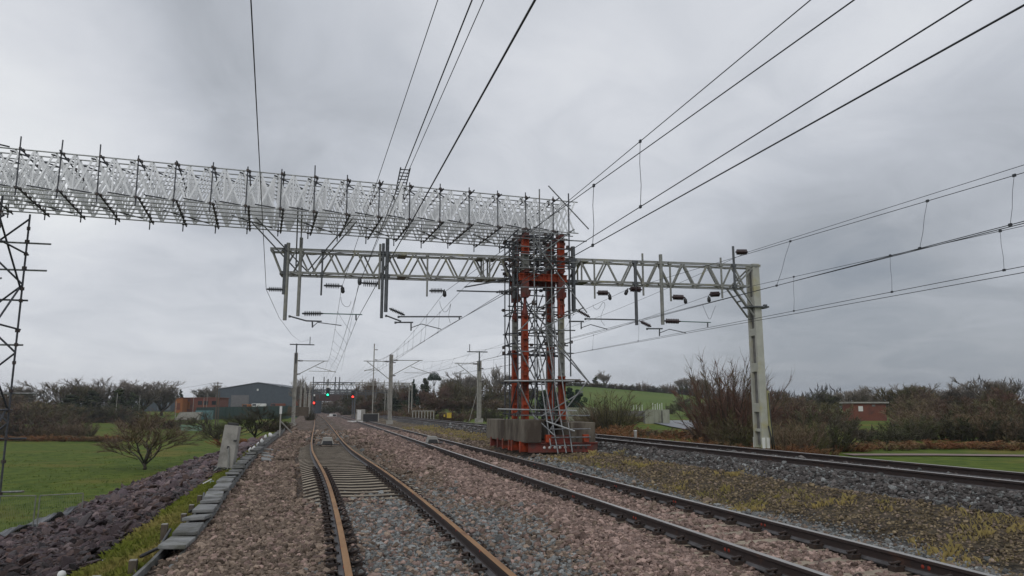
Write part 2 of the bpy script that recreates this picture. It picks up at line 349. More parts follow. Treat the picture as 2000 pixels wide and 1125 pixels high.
def stones(name, pts, label, cat, rough=.9, variants=5, amp=.9, seed=0):
    """a carpet of loose stones: one object, each stone placed on a point with its own size, turn and colour"""
    n = len(pts); me = bpy.data.meshes.new(name); me.vertices.add(n)
    P = np.array([p[0] for p in pts], 'f'); me.vertices.foreach_set('co', P.ravel())
    for nm, ty, k, fld in (('size', 'FLOAT_VECTOR', 1, 'vector'), ('turn', 'FLOAT_VECTOR', 2, 'vector')):
        me.attributes.new(nm, ty, 'POINT').data.foreach_set(fld, np.array([p[k] for p in pts], 'f').ravel())
    me.attributes.new('tone', 'FLOAT_COLOR', 'POINT').data.foreach_set('color', np.array([(*p[3], 1) for p in pts], 'f').ravel())
    me.attributes.new('pick', 'INT', 'POINT').data.foreach_set('value', np.array([i % variants for i in range(n)], 'i'))
    m = bpy.data.materials.new(name + '_stone'); m.use_nodes = True; nt = m.node_tree; b = nt.nodes['Principled BSDF']; N = nt.nodes.new; L = nt.links.new
    at = N('ShaderNodeAttribute'); at.attribute_type = 'INSTANCER'; at.attribute_name = 'tone'
    g = N('ShaderNodeNewGeometry'); nz = N('ShaderNodeTexNoise'); nz.inputs['Scale'].default_value = 45; nz.inputs['Detail'].default_value = 4; L(g.outputs['Position'], nz.inputs['Vector'])
    mr = N('ShaderNodeMapRange'); mr.inputs[1].default_value = .3; mr.inputs[2].default_value = .7; mr.inputs[3].default_value = .72; mr.inputs[4].default_value = 1.22; L(nz.outputs[0], mr.inputs[0])
    sc = N('ShaderNodeVectorMath'); sc.operation = 'SCALE'; L(at.outputs['Color'], sc.inputs[0]); L(mr.outputs[0], sc.inputs['Scale']); L(sc.outputs[0], b.inputs['Base Color'])
    b.inputs['Roughness'].default_value = rough; b.inputs['Specular IOR Level'].default_value = .15
    ng = bpy.data.node_groups.new(name + '_scatter', 'GeometryNodeTree')
    ng.interface.new_socket('Geometry', in_out='INPUT', socket_type='NodeSocketGeometry'); ng.interface.new_socket('Geometry', in_out='OUTPUT', socket_type='NodeSocketGeometry')
    N = ng.nodes.new; L = ng.links.new; gi, go = N('NodeGroupInput'), N('NodeGroupOutput')
    jn = N('GeometryNodeJoinGeometry'); outs = []
    for k in range(variants):
        ic = N('GeometryNodeMeshIcoSphere'); ic.inputs['Radius'].default_value = 1; ic.inputs['Subdivisions'].default_value = 2
        ps = N('GeometryNodeInputPosition'); va = N('ShaderNodeVectorMath'); va.operation = 'ADD'; va.inputs[1].default_value = (seed + k * 7.3, k * 3.1, k * 5.7); L(ps.outputs[0], va.inputs[0])
        nz = N('ShaderNodeTexNoise'); nz.inputs['Scale'].default_value = .95; nz.inputs['Detail'].default_value = 1; L(va.outputs[0], nz.inputs['Vector'])
        sb = N('ShaderNodeVectorMath'); sb.operation = 'SUBTRACT'; sb.inputs[1].default_value = (.5, .5, .5); L(nz.outputs['Color'], sb.inputs[0])
        sc = N('ShaderNodeVectorMath'); sc.operation = 'SCALE'; sc.inputs['Scale'].default_value = amp * 2; L(sb.outputs[0], sc.inputs[0])
        sp = N('GeometryNodeSetPosition'); L(ic.outputs[0], sp.inputs['Geometry']); L(sc.outputs[0], sp.inputs['Offset'])
        sm = N('GeometryNodeSetMaterial'); sm.inputs['Material'].default_value = m; L(sp.outputs[0], sm.inputs['Geometry'])
        ti = N('GeometryNodeGeometryToInstance'); L(sm.outputs[0], ti.inputs[0]); outs.append(ti)
    for ti in outs: L(ti.outputs[0], jn.inputs[0])
    ip = N('GeometryNodeInstanceOnPoints'); L(gi.outputs[0], ip.inputs['Points']); L(jn.outputs[0], ip.inputs['Instance']); ip.inputs['Pick Instance'].default_value = True
    for nm, ty, so in (('pick', 'INT', 'Instance Index'), ('turn', 'FLOAT_VECTOR', 'Rotation'), ('size', 'FLOAT_VECTOR', 'Scale')):
        na = N('GeometryNodeInputNamedAttribute'); na.data_type = ty; na.inputs[0].default_value = nm
        L([q for q in na.outputs if q.enabled][0], ip.inputs[so])
    L(ip.outputs[0], go.inputs[0])
    o = bpy.data.objects.new(name, me); S.collection.objects.link(o); me.materials.append(m)
    md = o.modifiers.new('scatter', 'NODES'); md.node_group = ng
    return tag(o, label, cat, kind='stuff')
def in_view(x, y, margin=1.5):
    p = Vector((x, y, 0)) - CP; f = p.dot(HF); return f > 3.5 and abs(p.dot(RT)) < f * .71 + margin
def make_ballast():
    r = random.Random(11); pts = []
    for (y0, y1, dens, sz) in ((3, 9, 760, .0245), (9, 13, 560, .027), (13, 19, 360, .032), (19, 28, 200, .039), (28, 42, 90, .05), (42, 62, 30, .066)):
        for _ in range(int((y1 - y0) * 18 * dens)):
            y = r.uniform(y0, y1); x = r.uniform(-2.4, 13.8)
            if not in_view(x, y): continue
            dx = x - c_one(y)
            if x < -1.62 + (c_one(y) - c_one(0)) + r.gauss(0, .12) - itp(y, [40, 62], [0, .5]): continue
            if abs(abs(dx) - .75) < .085 or abs(abs(x - c_two(y)) - .75) < .085 or (r.random() < .5 and (abs(abs(dx) - .75) < .2 or abs(abs(x - c_two(y)) - .75) < .2)) or abs(abs(x - 11.25) - .75) < .07: continue
            if -1.42 < dx < 1.4 and r.random() < .95 * low1(y - .9 * dx) ** .7: continue
            if y < 12.5 and abs(x - c_two(y)) < .66 and abs((y - 4.4 + .34) % .68 - .34) < .13 and r.random() < .85: continue
            if 7.3 < x < 9.3 and r.random() < .55: continue
            if 7.3 < x < 9.3: sz_k = .62
            else: sz_k = 1
            if 6.75 < x < 9.8 and 25 < y < 31: continue
            z = bed_z(x, y); s = sz * sz_k * r.lognormvariate(0, .28)
            pts.append(((x, y, z + s * r.uniform(-.15, .65)), (s * r.uniform(.85, 1.3), s * r.uniform(.65, 1.05), s * r.uniform(.5, .85)),
                        (r.gauss(0, .45), r.gauss(0, .45), r.uniform(0, 6.28)), stone_col(x, y, r)))
    return pts
stones('ballast_stones', make_ballast(), 'loose pink, tan and grey ballast stones around the tracks', 'ballast stones')
def make_slate():
    r = random.Random(12); pts = []
    for _ in range(78000):
        y = 3 + 58 * r.random() ** 1.35; t = r.random(); ex = edge_x(y) - .25
        gap = itp(y, [5, 9, 16, 22, 26], [1.7, 1.2, .7, .35, .1]) + r.gauss(0, .1); toe = itp(y, [5, 30, 45, 65], [-11.6, -11.2, -9.5, -6.3]) + r.gauss(0, .3)
        x = lerp(ex - gap, toe, t)
        if not in_view(x, y, 2): continue
        if y > 44 and r.random() < (y - 44) / 14: continue
        s = itp(y, [5, 25, 60], [.042, .055, .08]) * r.lognormvariate(0, .38); k = r.lognormvariate(0, .3)
        c = r.choice([(.083, .060, .063), (.072, .055, .060), (.064, .055, .057), (.116, .088, .086), (.09, .06, .053)])
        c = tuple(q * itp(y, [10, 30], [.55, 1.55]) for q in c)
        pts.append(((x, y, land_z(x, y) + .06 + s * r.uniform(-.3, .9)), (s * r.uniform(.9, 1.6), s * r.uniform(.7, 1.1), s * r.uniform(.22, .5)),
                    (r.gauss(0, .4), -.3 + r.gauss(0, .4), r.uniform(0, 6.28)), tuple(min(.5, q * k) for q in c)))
    return pts
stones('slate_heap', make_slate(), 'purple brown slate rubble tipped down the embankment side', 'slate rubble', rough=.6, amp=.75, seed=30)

# ------------------------------------------------------------------ hill and lane on the right
def hill_z(u, D):
    top = itp(u, [1040, 1110, 1160, 1250, 1340, 1420, 1500], [9, 12.2, 11.6, 9.8, 8.0, 5., 2.])
    return itp(D, [120, 150, 205, 330, 380, 460], [-1.6, -.7, lerp(.4, top, .19), top, top * 1.02, -3])
def hill_mesh():
    us = list(range(1000, 1541, 15)); Ds = [120, 130, 140, 150, 165, 180, 195, 205, 225, 250, 275, 300, 330, 350, 380, 420, 460]; vs = []
    for D in Ds:
        for u in us:
            p = CP + (HF * F_PX + RT * (u - 1000)) * (D / F_PX); vs.append((p.x, p.y, hill_z(u, D)))
    n = len(us); b = MB(); b.add(vs, [(j * n + i, j * n + i + 1, (j + 1) * n + i + 1, (j + 1) * n + i) for j in range(len(Ds) - 1) for i in range(n - 1)], True); return b
tag(hill_mesh().build('hill', mat('hill_pasture', (.115, .165, .04), (.095, .14, .034), .06, .95, c3=(.14, .17, .045), s3=.03, t3=.58, spec=.08)), 'bright green sloping pasture on the hill', 'hill', kind='structure')
def ground_pt(u, D):
    p = CP + (HF * F_PX + RT * (u - 1000)) * (D / F_PX); z = land_z(p.x, p.y)
    if 1000 <= u <= 1540 and 120 <= D <= 460: z = max(z, hill_z(u, D))
    return Vector((p.x, p.y, z))
def ribbon(name, pts, w, m, label, lift=.03):
    b = MB(); vs = []
    P = [Vector(p) for p in pts]
    for i, p in enumerate(P):
        d = (P[min(i + 1, len(P) - 1)] - P[max(i - 1, 0)]); a = Vector((d.y, -d.x, 0)).normalized() * (w[i] if isinstance(w, list) else w) / 2
        for k in range(5):
            q = p + a * (k / 2 - 1); vs.append((q.x, q.y, max(q.z, land_z(q.x, q.y)) + lift))
    b.add(vs, [(i * 5 + k, i * 5 + k + 1, (i + 1) * 5 + k + 1, (i + 1) * 5 + k) for i in range(len(P) - 1) for k in range(4)], True)
    return tag(b.build(name, m), label, name.replace('_', ' '), kind='structure')
def lane():
    pts = [at_z(u, v, -.55) for u, v in ((1390, 850), (1340, 836), (1310, 826), (1300, 820))]
    return [Vector((p.x, p.y, ground_pt_xy(p.x, p.y) + .05)) for p in pts]
def ground_pt_xy(x, y):
    p = Vector((x, y, 0)); D = p.dot(HF); u = 1000 + p.dot(RT) / D * F_PX; z = land_z(x, y)
    return max(z, hill_z(u, D)) if (1000 <= u <= 1540 and 120 <= D <= 460) else z
ribbon('lane', [ground_pt(u, D) for u, D in ((1480, 62), (1420, 70), (1368, 80), (1335, 92), (1312, 108), (1300, 125), (1345, 138))], [7, 7, 7, 8, 10, 9, 6], M['tarmac'], 'wet grey lane curving behind the scrub', .12)
ribbon('path', [ground_pt(u, D) for u, D in ((1640, 40), (1700, 40), (1800, 40), (1900, 39.5), (2000, 39), (2120, 38))], 1.6, mat('stone_path', (.26, .19, .16), (.2, .15, .13), 2, .95), 'pinkish stone path across the grass beyond the right hand track', .06)

# ------------------------------------------------------------------ tracks
RAILP = [(-.07, -.159), (.07, -.159), (.07, -.148), (.02, -.128), (.009, -.118), (.009, -.05), (.034, -.036), (.036, -.004), (.03, 0), (-.03, 0), (-.036, -.004), (-.036, -.036), (-.009, -.05), (-.009, -.118), (-.02, -.128), (-.07, -.148)]
def rail_path(cf, side, z, y1=380):
    ys = [-8 + i * .75 for i in range(90)] + steps(60, y1, 1.5, 1.03); pts = []
    for y in ys:
        d = Vector((cf(y + .5) - cf(y - .5), 1, 0)).normalized(); a = Vector((d.y, -d.x, 0)); pts.append(Vector((cf(y), y, z)) + a * side * .7525)
    return pts
def clip_mesh():
    b = MB(); b.poly([(.09, -.06, -.13), (.115, .04, -.07), (.155, .07, -.06), (.19, .01, -.085), (.175, -.05, -.095), (.10, -.06, -.12), (.05, .03, -.12)], .014, 5)
    b.box((.14, 0, -.15), (.12, .11, .07)); return b
def make_track(name, cf, z, top, label, sleepers, clips_to, smat, depth):
    t = thing(name, (cf(0), 0, z), label, 'railway track')
    for s in (-1, 1):
        b = MB(); b.prism(RAILP, rail_path(cf, s, z), [0, 2, 2, 0, 0, 0, 0, 1, 1, 1, 0, 0, 0, 0, 2, 2])
        r = b.build('rail', [M['rail'], top, M['foot']], t)
        for y in marks.get((name, s), []):
            p = rail_path_at(cf, s, y, z); mb = MB(); q = -1; s0 = name == 'railway_track'
            mb.lathe(p + Vector((q * .034, 0, -.018)), p + Vector((q * .0395, 0, -.018)), [(0, .018), (1, .016)], 8) if s0 else [mb.lathe(p + Vector((q * .008, dy, -.085)), p + Vector((q * .013, dy, -.085)), [(0, .024), (1, .022)], 8) for dy in (0, .085)]; mb.build('paint_mark', M['redmark'], r)
    me = None; cme = clip_mesh()
    for i, y in enumerate(sleepers):
        d = (cf(y + .5) - cf(y - .5)); ang = -math.atan(d)
        if me is None:
            b = MB()
            for sx in (-1, 1):
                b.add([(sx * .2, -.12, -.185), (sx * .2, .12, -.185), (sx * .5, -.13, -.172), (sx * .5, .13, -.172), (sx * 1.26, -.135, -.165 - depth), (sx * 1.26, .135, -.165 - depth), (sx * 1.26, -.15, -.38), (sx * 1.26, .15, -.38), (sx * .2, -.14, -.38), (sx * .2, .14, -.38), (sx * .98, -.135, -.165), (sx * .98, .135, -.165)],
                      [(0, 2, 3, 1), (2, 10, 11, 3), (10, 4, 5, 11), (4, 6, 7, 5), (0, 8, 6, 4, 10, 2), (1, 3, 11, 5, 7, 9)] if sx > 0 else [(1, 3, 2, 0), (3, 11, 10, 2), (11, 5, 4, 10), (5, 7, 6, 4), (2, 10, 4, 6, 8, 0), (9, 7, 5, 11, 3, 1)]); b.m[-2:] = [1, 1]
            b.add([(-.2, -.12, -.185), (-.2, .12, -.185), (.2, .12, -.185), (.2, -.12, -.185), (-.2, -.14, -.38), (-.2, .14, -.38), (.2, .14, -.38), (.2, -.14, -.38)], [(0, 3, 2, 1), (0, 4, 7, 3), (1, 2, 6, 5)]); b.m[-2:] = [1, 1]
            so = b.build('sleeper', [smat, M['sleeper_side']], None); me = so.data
        else:
            so = bpy.data.objects.new('sleeper', me); S.collection.objects.link(so)
        so.parent = t; so.location = Vector((cf(y), y, z)) - t.location; so.rotation_euler = (0, 0, ang)
        if y < clips_to:
            for s in (-1, 1):
                for k in (-1, 1):
                    if isinstance(cme, MB): cm = cme.build('rail_clip', M['clip'], None); cme = cm.data
                    else: cm = bpy.data.objects.new('rail_clip', cme); S.collection.objects.link(cm)
                    cm.parent = so; cm.location = (s * .7525, 0, 0); cm.rotation_euler = (0, 0, 0 if k > 0 else pi)
    return t
def rail_path_at(cf, s, y, z): return Vector((cf(y) + s * .7525, y, z))
marks = {('railway_track', -1): [8.0, 9.1, 11.6, 17.], ('railway_track', 1): [8.5, 10.0, 11.1, 14.4], ('railway_track_two', -1): [6.6, 8.2, 10.9, 13.8, 17.6, 21.], ('railway_track_two', 1): [6.8, 9.8, 12.6, 15.4, 18.4, 21.8]}
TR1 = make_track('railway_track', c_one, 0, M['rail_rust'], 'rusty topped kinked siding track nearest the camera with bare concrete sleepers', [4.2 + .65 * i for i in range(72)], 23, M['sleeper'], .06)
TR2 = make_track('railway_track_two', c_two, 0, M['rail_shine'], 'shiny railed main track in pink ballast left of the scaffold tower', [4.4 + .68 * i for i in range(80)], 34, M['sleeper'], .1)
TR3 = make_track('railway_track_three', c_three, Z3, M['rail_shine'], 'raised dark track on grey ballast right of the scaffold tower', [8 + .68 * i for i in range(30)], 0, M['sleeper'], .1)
TR2.name = 'railway_track.001'; TR3.name = 'railway_track.002'

# ------------------------------------------------------------------ gantry over the tracks
def bp(s, off, z): p = BA + BD * s + BN * off; return Vector((p.x, p.y, z))
BL = (BB - BA).length; ZT, ZB = 7.42, 6.54
ZV = Vector((0, 0, 1))
def insulator(b, p, q, r=.075, n=8):
    r *= 1.35
    prof = [(0, .03), (.08, .035)]
    for i in range(n):
        t = .1 + .8 * i / n; w = .8 / n; prof += [(t + w * .1, .035), (t + w * .35, r), (t + w * .6, r * .85), (t + w * .75, .035)]
    b.lathe(p, q, prof + [(.93, .035), (1, .025)], 10)
def make_gantry():
    t = thing('overhead_line_gantry', bp(BL, 0, .05), 'grey lattice overhead line gantry on one right hand column, running through the tower', 'gantry')
    b = MB(); h = .33
    for off in (h, -h):
        f = 1 if off > 0 else -1
        b.angle(bp(0, off, ZT), bp(BL + .2, off, ZT), .085, .014, flip=-f); b.angle(bp(.42, off, ZB), bp(BL - .35, off, ZB), .085, .014, flip=f)
        b.bar(bp(.05, off, ZT), bp(.42, off, ZB), .07, .05); n = 17; w = (BL - .5 - .42) / n
        for i in range(n):
            s0 = .42 + w * i; sh = 0 if off > 0 else .24
            for a, z0, c, z1 in ((s0 + .06, ZB, s0 + w / 2 - .04, ZT), (s0 + w / 2 + .04, ZT, s0 + w - .06, ZB)):
                b.bar(bp(a + sh, off - f * .03, z0), bp(c + sh, off - f * .03, z1), .065, .045, up=BN)
        for s in (8.0, 8.25, 11.6, 11.95): b.bar(bp(s, off - f * .02, ZB), bp(s, off - f * .02, ZT), .06, .05, up=BN)
    for z in (ZT - .03, ZB + .03):
        n = 18; w = (BL - .4) / n
        for i in range(n):
            f = 1 if i % 2 else -1; b.bar(bp(.4 + w * i, -f * .3, z), bp(.4 + w * (i + 1), f * .3, z), .055, .012)
        for s in (7.9, 8.35, 11.5, 12.05, BL / 4): b.box(bp(s, 0, z), (.32, .72, .05))
    for s in (.05, .42, BL): b.bar(bp(s, -h, ZT if s != .42 else ZB), bp(s, h, ZT if s != .42 else ZB), .09, .09)
    b.build('boom', M['steel'], t)
    # battened column: two channels joined by plates, open slots between
    c = MB(); a = .33; w = .30; base = .02; top = 7.55; rot = Matrix((BD, -BN, ZV)).transposed()
    def tp(z): return lerp(1.12, .92, z / top)
    for sg in (-1, 1):
        p0, p1 = bp(BL, sg * (a - .07) * tp(0), base), bp(BL, sg * (a - .07) * tp(top), top)
        c.bar(p0, p1, w, .14, up=BN)
    for z, hh in ((top - .10, .2), (6.0, .35), (4.7, .3), (3.25, .35), (1.62, .35), (.72, .12)):
        k = (a - .14) * tp(z); c.box(bp(BL, 0, z), (w - .012, k * 2 + .01, hh), rot)
    c.build('column', M['column'], t, .008)
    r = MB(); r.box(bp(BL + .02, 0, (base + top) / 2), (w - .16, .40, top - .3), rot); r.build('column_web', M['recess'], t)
    f = MB()
    for sg in (-1, 1):
        for k in (-1, 1): f.box(bp(BL + k * .1, sg * (a + .04), base + .2), (.12, .03, .42), rot)
    f.build('base_plate', M['white'], t)
    k = MB()
    for off in (.28, -.28):
        k.bar(bp(BL - 1.05, off, ZB), bp(BL - .17, off, 5.35), .06, .06); k.bar(bp(BL - 1.0, off, ZB), bp(BL - .17, off, ZT - .1), .06, .06); k.bar(bp(BL - .17, off, 5.75), bp(BL - .75, off, ZB), .06, .06)
    k.bar(bp(BL - .6, -.28, 6.0), bp(BL - .6, .28, 6.0), .05, .05); k.build('knee_brace', M['steel'], t)
    pl = MB(); pl.box(bp(BL - .05, .2, 5.72), (.95, .5, .06), rot); pl.box(bp(BL + .28, .38, 5.74), (.12, .14, .16), rot); pl.build('bracket', M['steel_dk'], t)
    ob = MB(); ob.poly([bp(BL + .2, .42, 2.2), bp(BL + .22, .44, 1.2), bp(BL + .26, .48, .4), bp(BL + .3, .5, -.1)], .02); ob.poly([bp(BL + .1, .44, .9), bp(BL + .16, .5, .45), bp(BL + .2, .5, 0)], .03); ob.build('earth_cable', M['black'], t)
    yg = MB(); yg.box(bp(BL + .2, .37, 1.35), (.1, .05, 1.9), rot); yg.build('cable_guard', mat('mossy_guard', (.36, .35, .19), (.28, .27, .13), 5, .8), t)
    def drop(u, v0, v1, r, m, parts=()):
        """a tube clamped to the boom at picture column u, from v0 down to v1 (positions measured on the gantry's own plane)"""
        p, q = at_b(u, v0), at_b(u, v1); q = Vector((p.x, p.y, q.z))
        d = MB(); d.tube(p + BN * .40, q + BN * .40, r, 10)
        for z in (ZT, ZB):
            if q.z < z < p.z + .3: d.box((p.x + BN.x * .38, p.y + BN.y * .38, z), (r * 3.4, .14, .12), rot)
        o = d.build('drop_tube', m, t); sh = BN * .40
        for kind, *a in parts:
            m_ = MB(); A = at_b(a[0], a[1]) + sh; B = at_b(a[2], a[3]) + sh
            if kind == 'ins': insulator(m_, A, B, a[4] if len(a) > 4 else .08); m_.build('insulator', M['insul'] if u > 1050 else M['insul_g'], o)
            elif kind == 'rod': m_.tube(A, B, .02, 8); m_.build('steady_rod', M['green_rod'], o)
            elif kind == 'bar': m_.tube(A, B, .028, 8); m_.tube(A + Vector((0, 0, .03)), A - Vector((0, 0, .05)), .04, 8); m_.build('support_bar', M['steel_dk'], o)
            elif kind == 'stub': m_.tube(A, B, .028, 8); m_.build('wire_clamp', M['steel_dk'], o)
            elif kind == 'arm':
                pts = [at_b(a[i], a[i + 1]) + sh for i in range(0, len(a), 2)]; m_.poly(pts, .017, 6); m_.build('registration_arm', M['steel_dk'], o)
            elif kind == 'weight': m_.lathe(A, B, [(0, .015), (.2, .03), (.35, .07), (.85, .075), (1, .03)], 8); m_.build('hanging_clamp', M['black'], o)
            elif kind == 'ball': m_.lathe(A, B, [(0, .05), (.1, .12), (.5, .15), (.9, .12), (1, .05)], 10); m_.build('pulley_wheel', M['steel_dk'], o)
        return o
    sd_, st = M['steel_dk'], M['steel']
    drop(566, 479, 628, 0.072, st, [('bar', 568, 620, 600, 629), ('stub', 600, 629, 630, 630), ('stub', 612, 629, 612, 642), ('arm', 613, 640, 622, 632, 668, 638)])
    drop(562, 482, 578, 0.078, sd_, [('ins', 560, 569, 524, 568, .07)])
    drop(591, 469, 620, 0.065, st, [('ins', 592, 615, 633, 615, .08), ('rod', 633, 615, 708, 617), ('stub', 696, 617, 696, 628)])
    drop(632, 500, 580, .035, sd_, [('ins', 634, 561, 668, 562), ('weight', 669, 560, 671, 576)])
    drop(743, 481, 568, .045, st, [('ins', 741, 558, 706, 556, .11), ('ball', 707, 553, 699, 553)])
    drop(749, 480, 624, 0.058, sd_, [('bar', 754, 619, 783, 630), ('bar', 772, 632, 806, 632), ('stub', 802, 632, 802, 648), ('arm', 803, 642, 822, 635, 860, 645)])
    drop(757, 471, 612, 0.072, sd_, [('ins', 760, 605, 790, 618, .06), ('bar', 778, 621, 900, 621), ('stub', 895, 620, 895, 626)])
    drop(834, 505, 582, .035, st, [('ins', 837, 571, 865, 571), ('weight', 866, 568, 867, 583)])
    drop(1000, 480, 586, .07, sd_, [('ins', 990, 547, 966, 553, .07), ('bar', 966, 553, 905, 564), ('ins', 998, 573, 968, 573, .06), ('bar', 968, 573, 890, 571)])
    drop(1114, 486, 611, 0.085, sd_, [('ins', 1120, 607, 1147, 622, .06), ('bar', 1138, 625, 1236, 627)])
    drop(1106, 560, 625, .04, sd_, [('bar', 1108, 630, 1135, 630), ('stub', 1130, 630, 1130, 645), ('arm', 1131, 642, 1148, 636, 1180, 645)])
    drop(1155, 515, 586, .035, st, [('ins', 1160, 575, 1184, 575, .085), ('weight', 1184, 574, 1186, 589)])
    drop(1234, 518, 637, 0.065, sd_, [('ins', 1244, 630, 1265, 640, .06), ('bar', 1257, 644, 1287, 644), ('stub', 1281, 644, 1281, 658), ('arm', 1282, 652, 1300, 645, 1332, 652)])
    drop(1248, 499, 580, .04, st, [('ins', 1247, 569, 1222, 567, .09), ('weight', 1220, 566, 1215, 579)])
    drop(1283, 501, 636, 0.072, st, [('ins', 1290, 629, 1322, 630, .08), ('rod', 1322, 630, 1380, 632), ('stub', 1374, 632, 1374, 641)])
    drop(1301, 520, 591, .04, st, [('ins', 1305, 583, 1330, 584, .085), ('weight', 1330, 583, 1332, 596)])
    drop(1399, 507, 585, .04, st, [('ins', 1398, 577, 1377, 578, .085), ('weight', 1376, 580, 1377, 593)])
    drop(1423, 485, 567, .05, sd_, [('ins', 1428, 496, 1452, 496, .09)])
    return t
GANTRY = make_gantry()

# ------------------------------------------------------------------ scaffold bridge of white lattice beams
QA, QB = Vector((-10.3, 25.9, 0)), Vector((9.1, 27.4, 0)); QD = (QB - QA).normalized(); QN = Vector((-QD.y, QD.x, 0)); QL = (QB - QA).length
def qp(s, off, z): p = QA + QD * s + QN * off; return Vector((p.x, p.y, z))
Z0, Z1 = 8.50, 9.78; NB, GAP = 7, .55; WQ = GAP * (NB - 1)
SQ0, SQ1 = -9.0, QL + .55
FR = [QL - .55 - 1.145 * i for i in range(25)]
def make_bridge():
    t = thing('scaffold_bridge', qp(QL / 2, WQ / 2, Z0), 'long temporary bridge of white lattice beams and dark tubes spanning the tracks', 'scaffold bridge')
    r = random.Random(21)
    for i in range(NB):
        b = MB(); o = i * GAP; b.k = 1
        b.tube(qp(SQ0, o, Z0), qp(SQ1, o, Z0), .024, 8); b.tube(qp(SQ0, o, Z1), qp(SQ1 - r.uniform(0, .1), o, Z1), .024, 8); b.k = 0
        p = 1.145 / 2; n = int((SQ1 - SQ0) / p)
        for k in range(n):
            s0 = SQ1 - .12 - p * (k + 1)
            b.bar(qp(s0 + .02, o, Z0), qp(s0 + p - .02, o, Z1), .057, .03, up=QN); b.bar(qp(s0 + .02, o + .032, Z1), qp(s0 + p - .02, o + .032, Z0), .057, .03, up=QN)
            if k % 2 == 0: b.bar(qp(s0 + .0, o, Z0), qp(s0 + .0, o, Z1), .042, .03, up=QN)
        b.build('lattice_beam', [M['alu'], M['alu_tube']], t)
    cp = MB()
    def clamp(p): cp.box(p, (.08, .09, .085), Matrix.Rotation(r.uniform(-.4, .4), 3, 'Z'))
    for i, s in enumerate(FR):
        long_ = i in (8, 14, 15, 16, 18)
        for o, e in ((-.06, 1), (WQ + .06, 0)):
            b = MB(); b.tube(qp(s, o, Z0 - r.uniform(.22, .32)), qp(s + r.uniform(-.03, .03), o, Z1 + (r.uniform(.1, .2) + (.25 if long_ else 0) if e else .1)), .022, 7); b.build('upright', M['scaff_dk'], t)
            clamp(qp(s, o, Z1)); clamp(qp(s, o, Z0))
        b = MB(); b.tube(qp(s + .1, -.3, Z0 - .055), qp(s + .1, WQ + .22, Z0 - .055), .027, 7); b.build('transom', M['scaff_dk'], t)
        b = MB(); b.tube(qp(s + .07, -.28 - (.2 if i % 3 == 0 else 0), Z1 - .055), qp(s + .07, WQ + .2, Z1 - .055), .026, 7); b.build('transom', M['scaff_dk'], t)
        for k in range(NB): clamp(qp(s + .1, k * GAP, Z0 - .02)); clamp(qp(s + .07, k * GAP, Z1 - .02)) if k in (0, 1, 3, 5) else None
        b = MB(); b.tube(qp(s - .25, -.1, Z1 - .1), qp(s + .9, 1.4, Z1 - .1), .024, 6); b.build('plan_brace', M['scaff_dk'], t)
        if i % 2 == 0: b = MB(); b.tube(qp(s + .9, WQ - .1, Z0 + .06), qp(s - .5, 1.7, Z0 + .06), .024, 6); b.build('plan_brace', M['scaff_dk'], t)
        b = MB(); b.tube(qp(s - .85, -.09, Z0 + .085), qp(s + .08, .05, Z0 + .02), .022, 6); b.build('short_brace', M['scaff_dk'], t)
        if i % 2: b = MB(); b.tube(qp(s, 1.2, Z0 + .5), qp(s + .1, 2.1, Z0 + .55), .022, 6); b.build('short_brace', M['scaff_dk'], t)
    tag(cp.build('coupler', M['coupler'], t), kind='stuff')
    for (p, q) in (((490, 432), (586, 535)), ((500, 425), (600, 530)), ((582, 405), (578, 520)), ((590, 405), (586, 540)), ((690, 425), (600, 530)), ((697, 432), (605, 537))):
        a = at_y(p[0], p[1], 27.6); c = at_b(*q); b = MB(); b.tube(a, c, .026, 7); b.build('tie_tube', M['scaff'], t)
    b = MB(); b.tube(qp(-9, -.1, Z1 + 1.5), qp(.3, -.1, Z1 + .02), .026, 6); b.build('guy_tube', M['scaff_dk'], t)
    return t
make_bridge()
# a short ladder beam lying across the top of the bridge
def make_ladder():
    a, c = qp(12.8, -1.1, Z1 + .33), qp(13.15, 2.4, Z1 + .07); t = thing('ladder_beam', a, 'short black and white ladder beam laid across the top of the bridge, poking up in front', 'ladder beam')
    d = (c - a).normalized(); sd_ = d.cross(ZV).normalized() * .17; b = MB()
    for s in (-1, 1): b.tube(a + sd_ * s, c + sd_ * s, .024, 7)
    b.build('stile', M['scaff_dk'], t)
    for i in range(11):
        p = a + (c - a) * ((i + .5) / 11); b = MB(); b.tube(p - sd_, p + sd_, .02, 6); b.build('rung', M['scaff_dk'], t)
    w = MB(); w.bar(qp(12.75, -.5, Z1 - .02), qp(12.75, -.55, Z0 + .1), .12, .05); w.build('white_end', M['alu'], t)
make_ladder()

